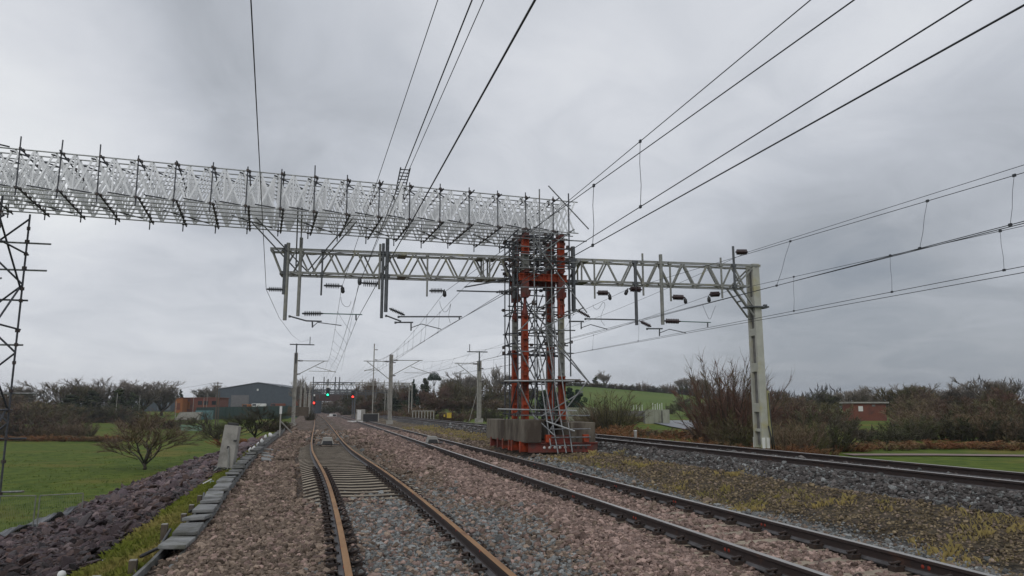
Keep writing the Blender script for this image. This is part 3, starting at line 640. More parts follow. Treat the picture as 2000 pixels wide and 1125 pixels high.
# ------------------------------------------------------------------ the orange propped tower between the tracks
def make_tower():
    gz = .05; t = thing('scaffold_tower', (8.2, 28, gz), 'orange and grey propped scaffold tower weighted with concrete blocks between the tracks', 'scaffold tower')
    r = random.Random(31); fx, bx, Y0, Y1 = 6.85, 9.35, 25.4, 30.8
    # base grillage, its shade painted in with the darker red
    for x in (7.6, 8.85, 9.2):
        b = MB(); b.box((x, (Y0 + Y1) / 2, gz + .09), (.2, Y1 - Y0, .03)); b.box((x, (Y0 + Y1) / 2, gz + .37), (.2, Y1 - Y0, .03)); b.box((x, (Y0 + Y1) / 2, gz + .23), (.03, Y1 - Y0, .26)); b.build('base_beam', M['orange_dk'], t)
    def front_beam(y, m, holes):
        b = MB(); b.box(((fx + bx) / 2 + .1, y, gz + .19), (2.5, .12, .26)); b.box(((fx + bx) / 2 + .1, y - .02, gz + .34), (2.5, .2, .04)); b.box(((fx + bx) / 2 + .1, y - .02, gz + .05), (2.5, .2, .04)); o = b.build('base_beam', m, t)
        if holes:
            for k in range(9):
                h = MB(); h.lathe((7.5 + k * .19, y - .064, gz + .19), (7.5 + k * .19, y - .068, gz + .19), [(0, .05), (1, .05)], 12); h.build('web_hole', M['white'] if k < 5 else M['coupler'], o)
    front_beam(25.25, M['orange_dk'], True); front_beam(27.2, M['orange_dk'], False); front_beam(29.6, M['orange_dk'], False)
    for y in (25.7, 26.9, 27.35, 28.3, 29.2, 30.4):
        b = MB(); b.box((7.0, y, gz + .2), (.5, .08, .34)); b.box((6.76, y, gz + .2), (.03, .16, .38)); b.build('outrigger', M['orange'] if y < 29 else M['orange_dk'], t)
    for x in (7.62, 9.0): b = MB(); b.box((x, 25.15, gz + .5), (.20, .18, .26)); b.build('orange_box', M['orange'], t, .01)
    b = MB(); b.box((8.3, 25.4, gz + .46), (1.3, .08, .3)); b.build('base_panel', M['orange_dk'], t)
    for k in range(3): b = MB(); b.tube((7.7, 25.05, gz + .26 + .28 * k), (9.15, 25.05, gz + .26 + .28 * k), .022, 6); b.build('rail_tube', M['scaff'], t)
    b = MB(); b.box((7.95, 27.5, gz + 1.1), (1.8, 2.0, .05)); b.build('deck', M['wood'], t)
    # props
    def prop(x, y, za, zb, m, w=.185):
        b = MB()
        for sx in (-1, 1): b.box((x + sx * w * .5, y, (za + zb) / 2), (.055, w, zb - za))
        b.box((x, y, (za + zb) / 2), (.02 + w * .75, .03, zb - za))
        n = int((zb - za) / .35)
        for k in range(n): b.box((x, y - w * .35, za + (k + .5) * (zb - za) / n), (w * .8, .03, .16))
        for z in (za, zb): b.box((x, y, z), (w * 1.45, w * 1.3, .03))
        return b.build('prop', m, t)
    for i, (x, y) in enumerate(((7.22, 26.7), (7.2, 28.1), (8.64, 26.7), (8.62, 28.1))):
        zc = (4.15, 3.8, 2.75, 3.95)[i]
        prop(x, y, gz + .45, zc, M['orange'])
        prop(x, y, zc + .03, 5.05 if i > 1 else 5.0, M['steel'] if i != 0 else M['orange'], .16)
        b = MB(); b.lathe((x, y, 4.95), (x, y, 5.75), [(0, .12), (.25, .13), (.5, .06), (1, .05)], 8); b.build('screw_jack', M['orange_dk'], t)
        if i > 1: prop(x, y, 5.0, 5.7, M['orange'], .18)
        b = MB(); b.box((x, y, 6.06), (.26, .26, .7)); b.box((x + .1, y - .1, 5.85), (.16, .12, .2)); b.build('head_unit', M['orange_dk'], t)
        prop(x + .02, y, 6.75, 7.35 if i == 0 else 8.0, M['steel'] if i == 0 else M['orange'], .2)
        if i == 0: prop(x + .02, y, 7.35, 8.0, M['orange'], .21)
    for y in (26.66, 28.1):
        b = MB(); b.box((7.93, y, 6.60), (1.9, .2, .03)); b.box((7.93, y, 6.36), (1.9, .2, .03)); b.box((7.93, y, 6.48), (1.9, .03, .22))
        for k in range(9): b.box((7.12 + k * .2, y - .05, 6.48), (.02, .1, .21))
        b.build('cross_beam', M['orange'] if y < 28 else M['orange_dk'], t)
    for x in (7.25, 8.62):
        for z in (8.09, 6.7): b = MB(); b.box((x, 27.5, z), (.16, 2.2, .12)); b.build('head_beam', M['orange_dk'], t)
    # scaffold tubes round the props
    def tube(nm, p, q, m='scaff', rr=.0245): b = MB(); b.tube(p, q, rr, 7); return b.build(nm, M[m], t)
    SX, SY = (6.85, 7.5, 8.15, 8.85), (26.3, 27.0, 27.6, 28.3)
    for x in SX:
        for y in SY:
            if (x, y) in ((7.5, 27.0), (8.15, 27.6), (6.85, 27.0)): continue
            top = 8.3 + r.uniform(-.3, .3) if y > 27 else 8.2; bot = gz + .45
            if (x, y) == (8.85, 26.3): tube('standard', (8.85, 26.25, 2.75), (8.85, 26.25, 9.75), 'scaff_dk', .027); continue
            if (x, y) == (8.15, 26.3): tube('standard', (7.7, 26.3, 6.9), (7.7, 26.3, 9.85), 'scaff', .027)
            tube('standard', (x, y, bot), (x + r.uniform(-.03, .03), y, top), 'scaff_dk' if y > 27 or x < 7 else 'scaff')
    levels = (1.35, 2.55, 3.65, 3.95, 4.45, 5.15, 5.45, 6.05, 6.8, 7.05, 7.3, 7.6, 7.9, 8.15)
    for k, z in enumerate(levels):
        e = r.uniform(.1, .35)
        for y in (26.3, 28.3, 27.0) if k % 2 else (26.3, 27.6, 28.3):
            if y < 27 and k in (1, 3, 5, 6): continue
            ex = .75 if (k % 3 == 0 and y < 27) else e
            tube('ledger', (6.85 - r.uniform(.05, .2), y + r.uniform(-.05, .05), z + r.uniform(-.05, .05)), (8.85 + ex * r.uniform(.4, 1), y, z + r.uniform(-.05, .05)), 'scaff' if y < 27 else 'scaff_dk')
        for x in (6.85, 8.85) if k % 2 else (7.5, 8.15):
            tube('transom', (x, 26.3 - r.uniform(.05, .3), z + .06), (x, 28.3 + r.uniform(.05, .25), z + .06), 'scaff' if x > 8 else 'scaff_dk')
    for (x0, z0, x1, z1, y) in ((6.75, 2.5, 7.6, .75, 25.9), (6.6, 4.1, 7.4, 2.6, 25.95), (7.6, 4.5, 9.4, 2.6, 25.98), (7.3, 5.2, 9.5, 2.5, 26.0), (7.9, .8, 9.4, 2.6, 25.9), (7.6, 1.3, 9.2, 2.2, 25.92), (9.3, 5.3, 7.3, 4.3, 25.95), (7.2, 8.4, 7.6, 7.4, 26.0), (7.6, 7.4, 9.4, 5.1, 25.9), (8.0, 9.95, 9.6, 8.35, 26.1), (7.3, 7.0, 9.0, 8.3, 26.05), (7.4, 6.6, 8.8, 8.25, 28.3), (6.9, 2.6, 8.8, 4.6, 28.2), (8.8, 4.6, 6.9, 6.2, 28.2), (6.9, 4.4, 8.7, 6.2, 26.4), (8.7, .9, 6.9, 2.6, 28.3), (7.5, 1, 8.5, 3.6, 28.25), (8.5, 1, 7.5, 3.6, 28.35), (7.5, 3.7, 8.4, 6.1, 28.25), (8.5, 3.7, 7.4, 6.1, 28.35), (7.5, 2.6, 8.4, 4.4, 27.9), (8.4, 4.2, 7.5, 6.0, 27.95)):
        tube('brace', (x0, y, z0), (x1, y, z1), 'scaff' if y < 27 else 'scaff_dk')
    for x in (6.87, 7.6, 8.2):
        for k, (za, zb) in enumerate(((.8, 2.6), (2.6, 4.4), (4.4, 6.1), (6.8, 8.2))):
            tube('brace', (x, SY[0] if k % 2 else SY[3], za), (x, SY[3] if k % 2 else SY[0], zb), 'scaff_dk')
    for (u0, v0, u1, v1) in ((1118, 884, 1078, 602), (1106, 885, 1066, 640), (1090, 886, 1044, 636), (1076, 874, 1050, 700)):
        tube('raking_tube', at_y(u0, v0, 24.95), at_y(u1, v1, 26.35), 'scaff', .025)
    tube('loose_tube', at_y(1067, 823, 24.95), at_y(1122, 842, 24.9), 'alu_tube', .03); tube('loose_tube', at_y(1040, 810, 25.3), at_y(1082, 850, 24.9), 'scaff')
    tube('loose_tube', at_y(972, 799, 26), at_y(1126, 802, 26), 'alu_tube', .026); tube('loose_tube', at_y(985, 744, 26), at_y(1122, 744, 26), 'alu_tube', .03)
    bd = MB(); bd.box((8.15, 26.5, 2.58), (2.5, .5, .04)); bd.box((8.35, 26.1, 2.62), (1.6, .22, .04)); bd.build('board', M['wood'], t)
    # the knot of tubes and couplers at boom level
    for k in range(20):
        z = r.uniform(6.7, 8.3); y = r.uniform(26.2, 28.3); x = r.uniform(6.8, 8.2)
        if k % 2: tube('ledger', (x - .2, y, z), (x + r.uniform(.6, 1.3), y + r.uniform(-.1, .1), z + r.uniform(-.1, .1)), 'scaff_dk')
        else: tube('transom', (x, y - .7, z), (x + r.uniform(-.1, .1), y + .7, z + r.uniform(-.2, .2)), 'scaff_dk')
    cp = MB()
    for k in range(110):
        x, y, z = r.choice(SX), r.choice(SY), r.choice(levels); cp.box((x + r.uniform(-.06, .06), y + r.uniform(-.06, .06), z + r.uniform(-.05, .09)), (.1, .1, .11), Matrix.Rotation(r.random(), 3, 'Z'))
    for k in range(60): cp.box((r.uniform(6.85, 8.85), r.uniform(26.3, 28.3), r.uniform(6.7, 8.35)), (.1, .09, .1), Matrix.Rotation(r.random(), 3, 'Z'))
    tag(cp.build('coupler', M['coupler'], t), kind='stuff')
    return t
make_tower()
def block(c, size, label):
    b = MB(); r = random.Random(int(c[1] * 10)); b.box(c, size)
    o = b.build('concrete_block', M['conc'], None, .025); return tag(o, label, 'concrete block', 'kentledge blocks on the tower base')
block((7.08, 26.55, .80), (.56, 3.0, .78), 'nearest stained concrete block on the left front corner of the orange tower base')
block((7.06, 29.75, .76), (.56, 3.2, .80), 'streaked concrete block at the left rear of the tower base, behind the nearest block')
block((8.94, 26.35, .74), (.9, 2.3, .72), 'brown stained concrete block at the right front corner of the tower base')
block((8.95, 29.3, .74), (.9, 2.8, .72), 'concrete block at the right rear of the tower base, mostly hidden by the front one')
block((8.02, 29.9, .78), (.8, 1.2, .72), 'dark concrete block in the middle rear of the tower base behind the leaning tubes')

# ------------------------------------------------------------------ left hand tower carrying the bridge's far end
def make_left_tower():
    t = thing('scaffold_tower', (-11, 28, -3.2), 'slender bare tube scaffold tower in the field carrying the left end of the bridge', 'scaffold tower'); t.name = 'tube_tower'
    r = random.Random(41)
    def tube(nm, p, q, m='scaff_dk'): b = MB(); b.tube(p, q, .034, 7); return b.build(nm, M[m], t)
    for i in range(9): z = -2.8 + i * 1.2; tube('brace', (-10.45 if i % 2 else -11.7, 26.86, z), (-11.7 if i % 2 else -10.45, 26.86, z + 1.2)); tube('brace', (-10.45 if i % 2 else -11.7, 29.33, z + .3), (-11.7 if i % 2 else -10.45, 29.33, z + 1.5))
    for x in (-10.45, -11.7):
        for y in (26.9, 29.3): tube('standard', (x, y, -3.4), (x, y, 8.45), 'scaff_dk')
    zs = [-2.4, -1.25, -.2, .55, 1.45, 2.1, 3.1, 3.75, 4.25, 5.35, 5.75, 6.4, 6.95, 7.4, 7.85]
    for i, z in enumerate(zs):
        k = 29.35 if i % 2 else 26.87; tube('ledger', (-13.4, k, z), (-10.45 + (r.choice((.2, .7, .75, .6)) if i % 2 else .25), k, z + r.uniform(-.04, .04)), 'scaff' if i % 3 else 'scaff_dk')
        if i % 4 == 0: tube('transom', (-10.48, 26.5, z + .08), (-10.48, 29.6, z + .08))
        if i % 4 == 2: tube('transom', (-11.73, 26.6, z - .05), (-11.73, 29.7, z - .05))
    for i in range(5):
        z = -2.6 + i * 2.1; a, c = (-10.45, -13.05) if i % 2 else (-13.05, -10.45)
        tube('brace', (a, 26.83, z), (c, 26.83, z + 2.2), 'scaff' if i < 2 else 'scaff_dk'); tube('brace', (-10.52, 26.9 if i % 2 else 29.3, z), (-10.52, 29.3 if i % 2 else 26.9, z + 2.1))
        tube('brace', (-11.65, 26.8, z + 1.0), (-10.3, 26.8, z + 2.0))
    cp = MB()
    for z in zs:
        for x in (-10.45, -11.7):
            for y in (26.9, 29.3): cp.box((x, y, z + r.uniform(-.03, .1)), (.11, .11, .11), Matrix.Rotation(r.random(), 3, 'Z'))
    tag(cp.build('coupler', M['coupler'], t), kind='stuff')
make_left_tower()

# ------------------------------------------------------------------ overhead wires
def far_pts(x, z): return [Vector((x, 88, z)), Vector((x - .9, 150, z - .1)), Vector((x - 4.2, 300, z - .2))]
def strand(pts, sags):
    """pts in order of rising Y; first is stretched back behind the camera"""
    p0, p1 = pts[0], pts[1]; d = (p0 - p1) / (p0.y - p1.y); pts = [p0 + d * (-32 - p0.y)] + pts[1:]
    out = []
    for i in range(len(pts) - 1):
        a, b = pts[i], pts[i + 1]; sg = sags[i] if i < len(sags) else 0; n = max(1, int((b.y - a.y) / 5))
        for k in range(n): t = k / n; q = a.lerp(b, t); q.z -= sg * 4 * t * (1 - t); out.append(q)
    return out + [pts[-1]]
def at_strand(st, y):
    for a, b in zip(st, st[1:]):
        if a.y <= y <= b.y: return a.lerp(b, (y - a.y) / max(1e-6, b.y - a.y))
    return st[-1]
def wires(label, group, strands, drops):
    t = None; sts = []
    for nm, pts, r, sags in strands:
        st = strand(pts, sags); sts.append(st)
        if t is None: t = thing('overhead_wire', st[0], label, 'overhead wire', group)
        b = MB(); b.poly(st, r, 5); b.build(nm, M['wire'], t)
    for i, j, ys in drops:
        for y in ys:
            a, c = at_strand(sts[i], y), at_strand(sts[j], y); b = MB(); b.poly([a, a.lerp(c, .33) + Vector((.015, 0, 0)), a.lerp(c, .66) - Vector((.01, 0, 0)), c], .0055, 4)
            b.box(a, (.03, .06, .05)); b.box(c, (.03, .06, .05)); b.build('dropper', M['wire'], t)
    return t
gb = lambda u, v: at_b(u, v) + BN * .4
WG = 'overhead line wires above the tracks'
fd = [34 + 6.5 * i for i in range(9)]
wires('overhead wire pair above the rusty siding, passing over the left part of the bridge', WG, [('contact_wire', [at_x(1045, 0, 1.3), gb(697, 628)] + [Vector((1.25, 88, 5.75)), Vector((.4, 150, 5.3)), Vector((-3.4, 300, 5.2))], .0095, [0, .05]),
    ('messenger_wire', [at_x(855, 0, 1.45), gb(668, 566)] + far_pts(.35, 7.05), .0075, [0, .75, .3])], [(0, 1, fd)])
wires('crossover wire pair running to the pulley insulator on the gantry boom', WG, [('contact_wire', [at_x(922, 0, 1.7), gb(703, 556)] + far_pts(.9, 6.7), .011, [0, .6]), ('messenger_wire', [at_x(945, 0, 1.75), gb(700, 561), Vector((1.9, 88, 6.0))], .0065, [0, .1])], [])
wires('overhead wire pair above the main track, ending in two droppers right of the bridge', WG, [('contact_wire', [at_x(1897, 0, 5.2), gb(900, 624)] + far_pts(5.0, 5.7), .0085, [0, .05]), ('messenger_wire', [at_x(1583, 0, 5.2), gb(905, 564)] + far_pts(5.1, 7.1), .0075, [0, .8, .3])], [(0, 1, [at_x(1256, 400, 5.2).y] + fd)])
wires('second overhead wire pair above the main track, the lower of the two near the tower', WG, [('contact_wire', [at_x(2000, 10, 4.4), gb(860, 646)] + far_pts(5.9, 5.85), .0085, [0, .05]), ('messenger_wire', [at_x(1668, 0, 4.4), gb(867, 573)] + far_pts(5.9, 7.2), .0075, [0, .7, .3])], [(0, 1, [at_x(1163, 475, 4.4).y] + fd)])
wires('overhead wires above the raised right hand track, crossing low over its near rail', WG, [('contact_wire', [at_x(2000, 432, 11.6), gb(1180, 646)] + far_pts(11.0, 5.6), .0085, [0, .05]), ('contact_wire', [at_x(2000, 436, 11.5), gb(1236, 629)] + far_pts(11.6, 5.7), .0085, [0, .05]), ('messenger_wire', [at_x(2000, 337, 11.8), gb(1222, 567)] + far_pts(11.2, 7.1), .0075, [0, .8, .3])],
    [(0, 2, [at_x(1965, 437, 11.5).y, at_x(1797, 488, 11.5).y, at_x(1525, 556, 11.4).y] + fd)])
wires('rightmost low overhead wires, crossing in front of the gantry column', WG, [('contact_wire', [at_x(2000, 520, 14.2), gb(1374, 642)] + far_pts(15.0, 5.6), .0085, [0, .05]), ('contact_wire', [at_x(2000, 532, 14.2), gb(1332, 653)] + far_pts(14.4, 5.6), .0085, [0, .05]), ('messenger_wire', [at_x(2000, 441, 14.2), gb(1377, 580)] + far_pts(15.0, 7.1), .0075, [0, .8, .3])],
    [(0, 2, [at_x(1960, 535, 14.2).y, at_x(1735, 570, 14.3).y, at_x(1538, 625, 14.4).y] + fd)])
wires('single feeder wire held by the insulator on top of the gantry by its column', WG, [('feeder_wire', [at_x(2000, 322, 17.1), gb(1452, 496)] + far_pts(18.0, 8.6), .009, [0, .8])], [])
wires('feeder wire at the boom tip, drooping in a curve to the left mast', WG, [('feeder_wire', [at_z(490, 0, 6.5), gb(523, 568), at_y(545, 620, 38), at_y(570, 654, 55), at_y(588, 668, 73), at_y(603, 664, 88)], .0095, [])], [])
def jumper(pts, label):
    P = [Vector(gb(*p)) for p in pts]; b = MB()
    for k in range(2):
        P = [q for a, c in zip(P, P[1:]) for q in (a.lerp(c, .25), a.lerp(c, .75))]
    b.poly(P, .007, 5); tag(b.build('jumper_cable', M['wire']), label, 'cable', 'slack jumper cables under the gantry')
jumper([(667, 578), (667, 592), (674, 602), (684, 602), (688, 585)], 'small slack jumper loop under the left end of the gantry boom')
jumper([(857, 586), (858, 600), (866, 614), (874, 608), (880, 592), (876, 610), (874, 622), (880, 640)], 'slack jumper loop just left of the orange tower')
jumper([(1153, 594), (1153, 604), (1163, 608), (1173, 590), (1177, 600), (1168, 618), (1168, 630), (1180, 642)], 'slack jumper loop just right of the orange tower')
jumper([(1361, 590), (1370, 612), (1378, 630), (1385, 610), (1392, 594)], 'slack V of jumper cable near the gantry column')

# ------------------------------------------------------------------ far masts, portals, signals, overbridge
def mast(x, y, z0, ztop, w, label, arms, cross=None, stay=False):
    t = thing('catenary_mast', (x, y, z0), label, 'mast', 'overhead line masts beyond the gantry')
    b = MB(); b.box((x, y, (z0 + ztop) / 2), (w, .05, ztop - z0)); 
    for s in (-1, 1): b.box((x + s * w / 2, y, (z0 + ztop) / 2), (.06, w * .9, ztop - z0 - .01))
    b.build('pole', M['conc_lt'], t)
    b = MB(); b.box((x, y, z0 + .15), (w * 2, w * 2, .5)); b.build('footing', M['conc_lt'], t)
    def seg(nm, p, q, r, m='steel_dk'): b = MB(); b.tube(p, q, r, 6); return b.build(nm, M[m], t)
    for sgn, xe, zt, zs, xr, zr in arms:
        c = seg('cantilever_arm', (x, y, zt), (xe, y, zt + .02), .045, 'steel'); seg('strut', (x, y, zs), (xe - sgn * .35, y, zt), .045, 'steel')
        seg('registration_arm', (lerp(x, xe, .62), y, lerp(zs, zt, .62)), (xr, y, zr), .035, 'steel'); seg('registration_tube', (lerp(x, xe, .42), y, zr + .1), (xr, y, zr + .08), .03, 'steel')
        for q in ((x + sgn * .5, zt), ): b = MB(); insulator(b, (x + sgn * .2, y, zt), (x + sgn * .85, y, zt), .09); b.build('insulator', M['insul'], t)
    for z in (ztop - .9, ztop - 2.4): b = MB(); insulator(b, (x + .1, y, z), (x + .55, y, z), .07); b.build('insulator', M['insul'], t)
    if cross:
        x0, x1, z, xp = cross; b = MB(); b.box(((x0 + x1) / 2, y, z), (x1 - x0, .12, .12)); b.build('cross_arm', M['steel_dk'], t)
        seg('upright', (xp, y, z - .05), (xp, y, z + .9), .05); seg('upright', (x, y, ztop - 1.2), (x, y, z + .1), .09)
    if stay: seg('stay', (x - .1, y, ztop - 3.2), (x - 1.2, y, z0), .035, 'conc_lt')
    return t
mast(-3.15, 88, -.3, 7.9, .34, 'grey mast left of the rusty siding with one arm and a cross arm on top', [(1, .35, 7.0, 5.3, 1.3, 5.75)], (-3.9, -1.2, 8.85, -1.7))
mast(7.4, 86, -.1, 7.75, .36, 'tall grey mast between the tracks with arms on both sides', [(-1, 4.3, 6.95, 4.8, 4.4, 5.85), (1, 11.0, 7.1, 5.3, 12.1, 5.6)])
mast(18.1, 88, .1, 7.3, .42, 'grey mast right of the tracks with a stay and one arm to the left', [(-1, 15.1, 6.95, 4.9, 15.0, 5.7)], (16.6, 19.1, 8.4, 16.9), True)
mast(7.1, 112, 0, 11.2, .09, 'thin tall pole seen just behind the mast between the tracks', [])
for i, (u, D, v0, v1, lb) in enumerate(((586, 150, 747, 803, 'slim left trackside mast, the nearer of two behind the grey warehouse mast'), (594, 165, 746, 800, 'slim left trackside mast, the farther of two beside the warehouse'))):
    p, q = at_d(u, v1, D), at_d(u, v0, D); mast(p.x, p.y, p.z - .3, q.z, .3, lb, [])
def portal(Y, uL, uR, vt, vb, label, lattice=False, m='steel'):
    a, c, e = at_y(uL, vt, Y), at_y(uR, vt, Y), at_y(uR, vb, Y); t = thing('catenary_portal', (a.x, Y, 0), label, 'portal', 'overhead line portals across the tracks in the distance')
    b = MB(); zt, zb = (a.z + c.z) / 2, e.z
    for z in (zt, zb):
        for dy in (-.25, .25): b.box(((a.x + c.x) / 2, Y + dy, z), (c.x - a.x, .1, .14))
    n = int((c.x - a.x) / (1.1 if lattice else 2.4))
    for k in range(n):
        x0 = lerp(a.x, c.x, k / n); x1 = lerp(a.x, c.x, (k + 1) / n); b.bar((x0, Y, zt if k % 2 else zb), (x1, Y, zb if k % 2 else zt), .08, .08)
    b.build('boom', M[m], t)
    for x, s in ((a.x, 1), (c.x, -1)):
        for k in (0, .55):
            l = MB(); l.box((x + s * k, Y, (zt - .3) / 2), (.16, .3, zt + .3)); l.build('leg', M['conc_lt'], t)
        l = MB(); l.bar((x + s * .1, Y, zb - .9), (x + s * 1.1, Y, zb), .1, .1); l.build('knee_brace', M[m], t)
    for f in (.16, .28, .5, .72, .86):
        x = lerp(a.x, c.x, f); d = MB(); d.box((x, Y - .3, zb - .2), (.14, .14, 2.2)); d.build('drop_tube', M[m], t)
    return t
portal(148, 606, 805, 747.5, 752.5, 'nearest distant overhead line portal with pale double legs', m='conc_lt')
portal(185, 599, 757, 763, 767, 'second distant overhead line portal behind the nearest one', m='steel_dk')
portal(225, 603, 733, 768, 771, 'third distant overhead line portal just before the overbridge', m='steel_dk')
def signal_gantry():
    Y = 128; a, c = at_y(612, 747, Y), at_y(694, 747, Y); zt, zb = a.z, at_y(612, 761, Y).z
    t = thing('signal_gantry', (a.x, Y, 0), 'dark lattice signal gantry carrying the distant signals', 'gantry'); b = MB()
    for z in (zt, zb):
        for dy in (-.4, .4): b.box(((a.x + c.x) / 2, Y + dy, z), (c.x - a.x, .1, .12))
    n = 10
    for k in range(n):
        x0, x1 = lerp(a.x, c.x, k / n), lerp(a.x, c.x, (k + 1) / n)
        for dy in (-.4, .4): b.bar((x0, Y + dy, zb), (x0, Y + dy, zt), .06, .06); b.bar((x0, Y + dy, zt if k % 2 else zb), (x1, Y + dy, zb if k % 2 else zt), .06, .06)
    b.build('boom', M['steel_dk'], t); d = MB(); d.box(((a.x + c.x) / 2, Y, zb - .35), (c.x - a.x, 1., .06)); d.build('walkway', M['steel_dk'], t)
    for x in (a.x, c.x): l = MB(); l.box((x, Y, zb / 2), (.25, .3, zb)); l.build('leg', M['steel_dk'], t)
    for f in (.0, .25, .52, .62): l = MB(); l.box((lerp(a.x, c.x, f), Y - .5, zb + .6), (.16, .16, 3.)); l.build('drop_tube', M['steel_dk'], t)
signal_gantry()
def signal(u, v, Y, m, label, post, hh=1.5):
    p = at_y(u, v, Y); t = thing('railway_signal', p, label, 'signal', 'distant colour light signals'); b = MB()
    b.box((p.x, p.y + .12, p.z + .35), (.55, .2, hh)); b.build('head', M['black'], t, .03)
    l = MB(); l.lathe((p.x, p.y - .02, p.z), (p.x, p.y + .02, p.z), [(0, .16), (1, .16)], 14); l.build('lamp', M[m], t)
    h = MB(); h.lathe((p.x, p.y - .3, p.z + .03), (p.x, p.y - .02, p.z + .03), [(0, .2), (1, .19)], 12); h.f = h.f[:-2]; h.m = h.m[:-2]; h.sm = h.sm[:-2]; h.build('hood', M['black'], t)
    k = MB(); k.box((p.x, p.y, p.z + hh * .5 + .55), (.3, .1, .3)); k.build('number_plate', M['white'], t)
    s = MB(); z0, z1 = post; s.box((p.x, p.y + .3, (z0 + z1) / 2), (.18, .18, abs(z1 - z0))); s.build('post', M['steel_dk'], t)
signal(640, 771, 126.5, 'lamp_green', 'green lit signal hanging from the dark gantry', (4.6, 6.5))
signal(689, 775, 140, 'lamp_red', 'red lit signal to the right of the green one', (0, 4.3))
signal(613, 787, 132, 'lamp_red', 'red lit signal at the left end of the gantry, lower than the other two', (0, 2.8))
def overbridge():
    Y = 270; a, c = at_y(600, 769, Y), at_y(735, 769, Y); zt, zb = a.z, at_y(600, 783, Y).z; t = thing('overbridge', (a.x, Y, 0), 'dark brown girder overbridge crossing all tracks in the distance', 'bridge')
    b = MB(); b.box(((a.x + c.x) / 2, Y, (zt + zb) / 2), (c.x - a.x, 4, zt - zb))
    for k in range(18): b.box((lerp(a.x, c.x, (k + .5) / 18), Y - 2.03, (zt + zb) / 2), (.15, .1, zt - zb))
    b.build('deck', mat('brown_girder', (.10, .062, .055), (.07, .045, .042), .6, .8), t)
    for x, w in ((a.x - 2, 5), (c.x + 1, 6), (lerp(a.x, c.x, .72), 1.2)): p = MB(); p.box((x, Y + .5, zb / 2), (w, 3, zb + 1)); p.build('pier', M['brick'], t)
    r = MB(); r.box(((a.x + c.x) / 2, Y - 1.9, zt + .9), (c.x - a.x, .1, .12)); r.box(((a.x + c.x) / 2, Y - 1.9, zt + .45), (c.x - a.x, .08, .1)); r.build('handrail', M['steel'], t)
overbridge()

# ------------------------------------------------------------------ small things by the line
def box_thing(name, parts, label, cat, group=None, bevel=.01):
    c = parts[0][1]; t = thing(name, (c[0], c[1], c[2] - parts[0][2][2] / 2), label, cat, group)
    for nm, c, sz, m, *rot in parts: b = MB(); b.box(c, sz, rot[0] if rot else None); b.build(nm, M[m] if isinstance(m, str) else m, t, bevel)
    return t
def balise(x, y, z, label, rot=0):
    R = Matrix.Rotation(rot, 3, 'Z'); t = thing('track_magnet', (x, y, z), label, 'track magnet'); b = MB()
    b.box((x, y, z + .02), (1.05, .36, .04)); b.build('base', M['black'], t); 
    b = MB(); b.add([(x - .3, y - .3, z + .04), (x + .3, y - .3, z + .04), (x + .3, y + .3, z + .04), (x - .3, y + .3, z + .04), (x - .2, y - .16, z + .34), (x + .2, y - .16, z + .34), (x + .2, y + .3, z + .36), (x - .2, y + .3, z + .36)], [(0, 1, 5, 4), (1, 2, 6, 5), (2, 3, 7, 6), (3, 0, 4, 7), (4, 5, 6, 7)]); b.build('ramp', M['conc_lt'], t, .01); b = MB(); b.add([(x - .24, y - .31, z + .05), (x + .24, y - .31, z + .05), (x + .2, y - .245, z + .2), (x - .2, y - .245, z + .2)], [(0, 1, 2, 3)]); b.build('opening', M['black'], t)
balise(c_one(37) - .02, 37, -.12, 'grey ramped magnet box between the rusty siding rails')
balise(5.35, 37.5, -.12, 'pale magnet box lying in the main track, left of the tower')
p = at_z(650, 813, -.05); box_thing('equipment_box', [('body', (p.x, p.y, .2), (1.6, .6, .6), 'white'), ('dark_side', (p.x + .35, p.y - .31, .2), (.75, .06, .45), 'black'), ('foot', (p.x - .9, p.y, -.02), (.8, .5, .1), 'white')], 'low white box with a black front between the siding and main track', 'box')
p = at_y(704, 814, 105); box_thing('equipment_cabinet', [('cabinet', (p.x, 105, .75), (1.2, .7, 1.6), 'conc_lt'), ('door', (p.x - .2, 104.64, .8), (.5, .03, 1.3), 'white'), ('plinth', (p.x - .5, 105, -.08), (2.4, 1.0, .16), 'white')], 'pale grey trackside cabinet right of the main track', 'cabinet')
p = at_y(724, 812, 104); box_thing('fenced_pit', [('side', (p.x, 104, .4), (2.0, .1, 1.0), 'black'), ('post', (p.x + 1.05, 103.9, .45), (.14, .14, 1.2), 'conc_lt'), ('top_rail', (p.x, 103.9, .95), (2.1, .08, .08), 'steel')], 'black fronted enclosure with a pale post beside the grey cabinet', 'enclosure')
def parapet():
    Y = 112; a, c = at_y(806, 815, Y), at_y(847, 818, Y); t = thing('footbridge_railing', (a.x, Y, .2), 'grey post and rail railing over a culvert beyond the right hand track', 'railing'); zt = at_y(806, 803, Y).z
    for k in range(8): x = lerp(a.x, c.x, k / 7); b = MB(); b.box((x, Y, (zt + .1) / 2), (.12, .1, zt)); b.build('post', M['conc_lt'], t)
    b = MB(); b.box(((a.x + c.x) / 2, Y, zt + .03), (c.x - a.x + .2, .12, .12)); b.build('rail', M['conc_lt'], t)
parapet()
p = at_y(877, 818, 95); box_thing('grit_bin', [('bin', (p.x, 95, p.z + .4), (.55, .4, .6), 'yellow'), ('lid', (p.x, 95, p.z + .73), (.6, .45, .06), 'yellow'), ('side_box', (p.x - .6, 95, p.z + .4), (.18, .2, .3), 'yellow')], 'small yellow bin by the right hand track in front of the scrub', 'bin')
p = at_y(1241, 850, 25.5); box_thing('marker_post', [('post', (p.x, 25.5, p.z + .02), (.09, .09, .26), 'conc_lt'), ('cap', (p.x, 25.5, p.z + .16), (.1, .1, .03), 'white')], 'small pale marker post behind the raised right hand track', 'post')

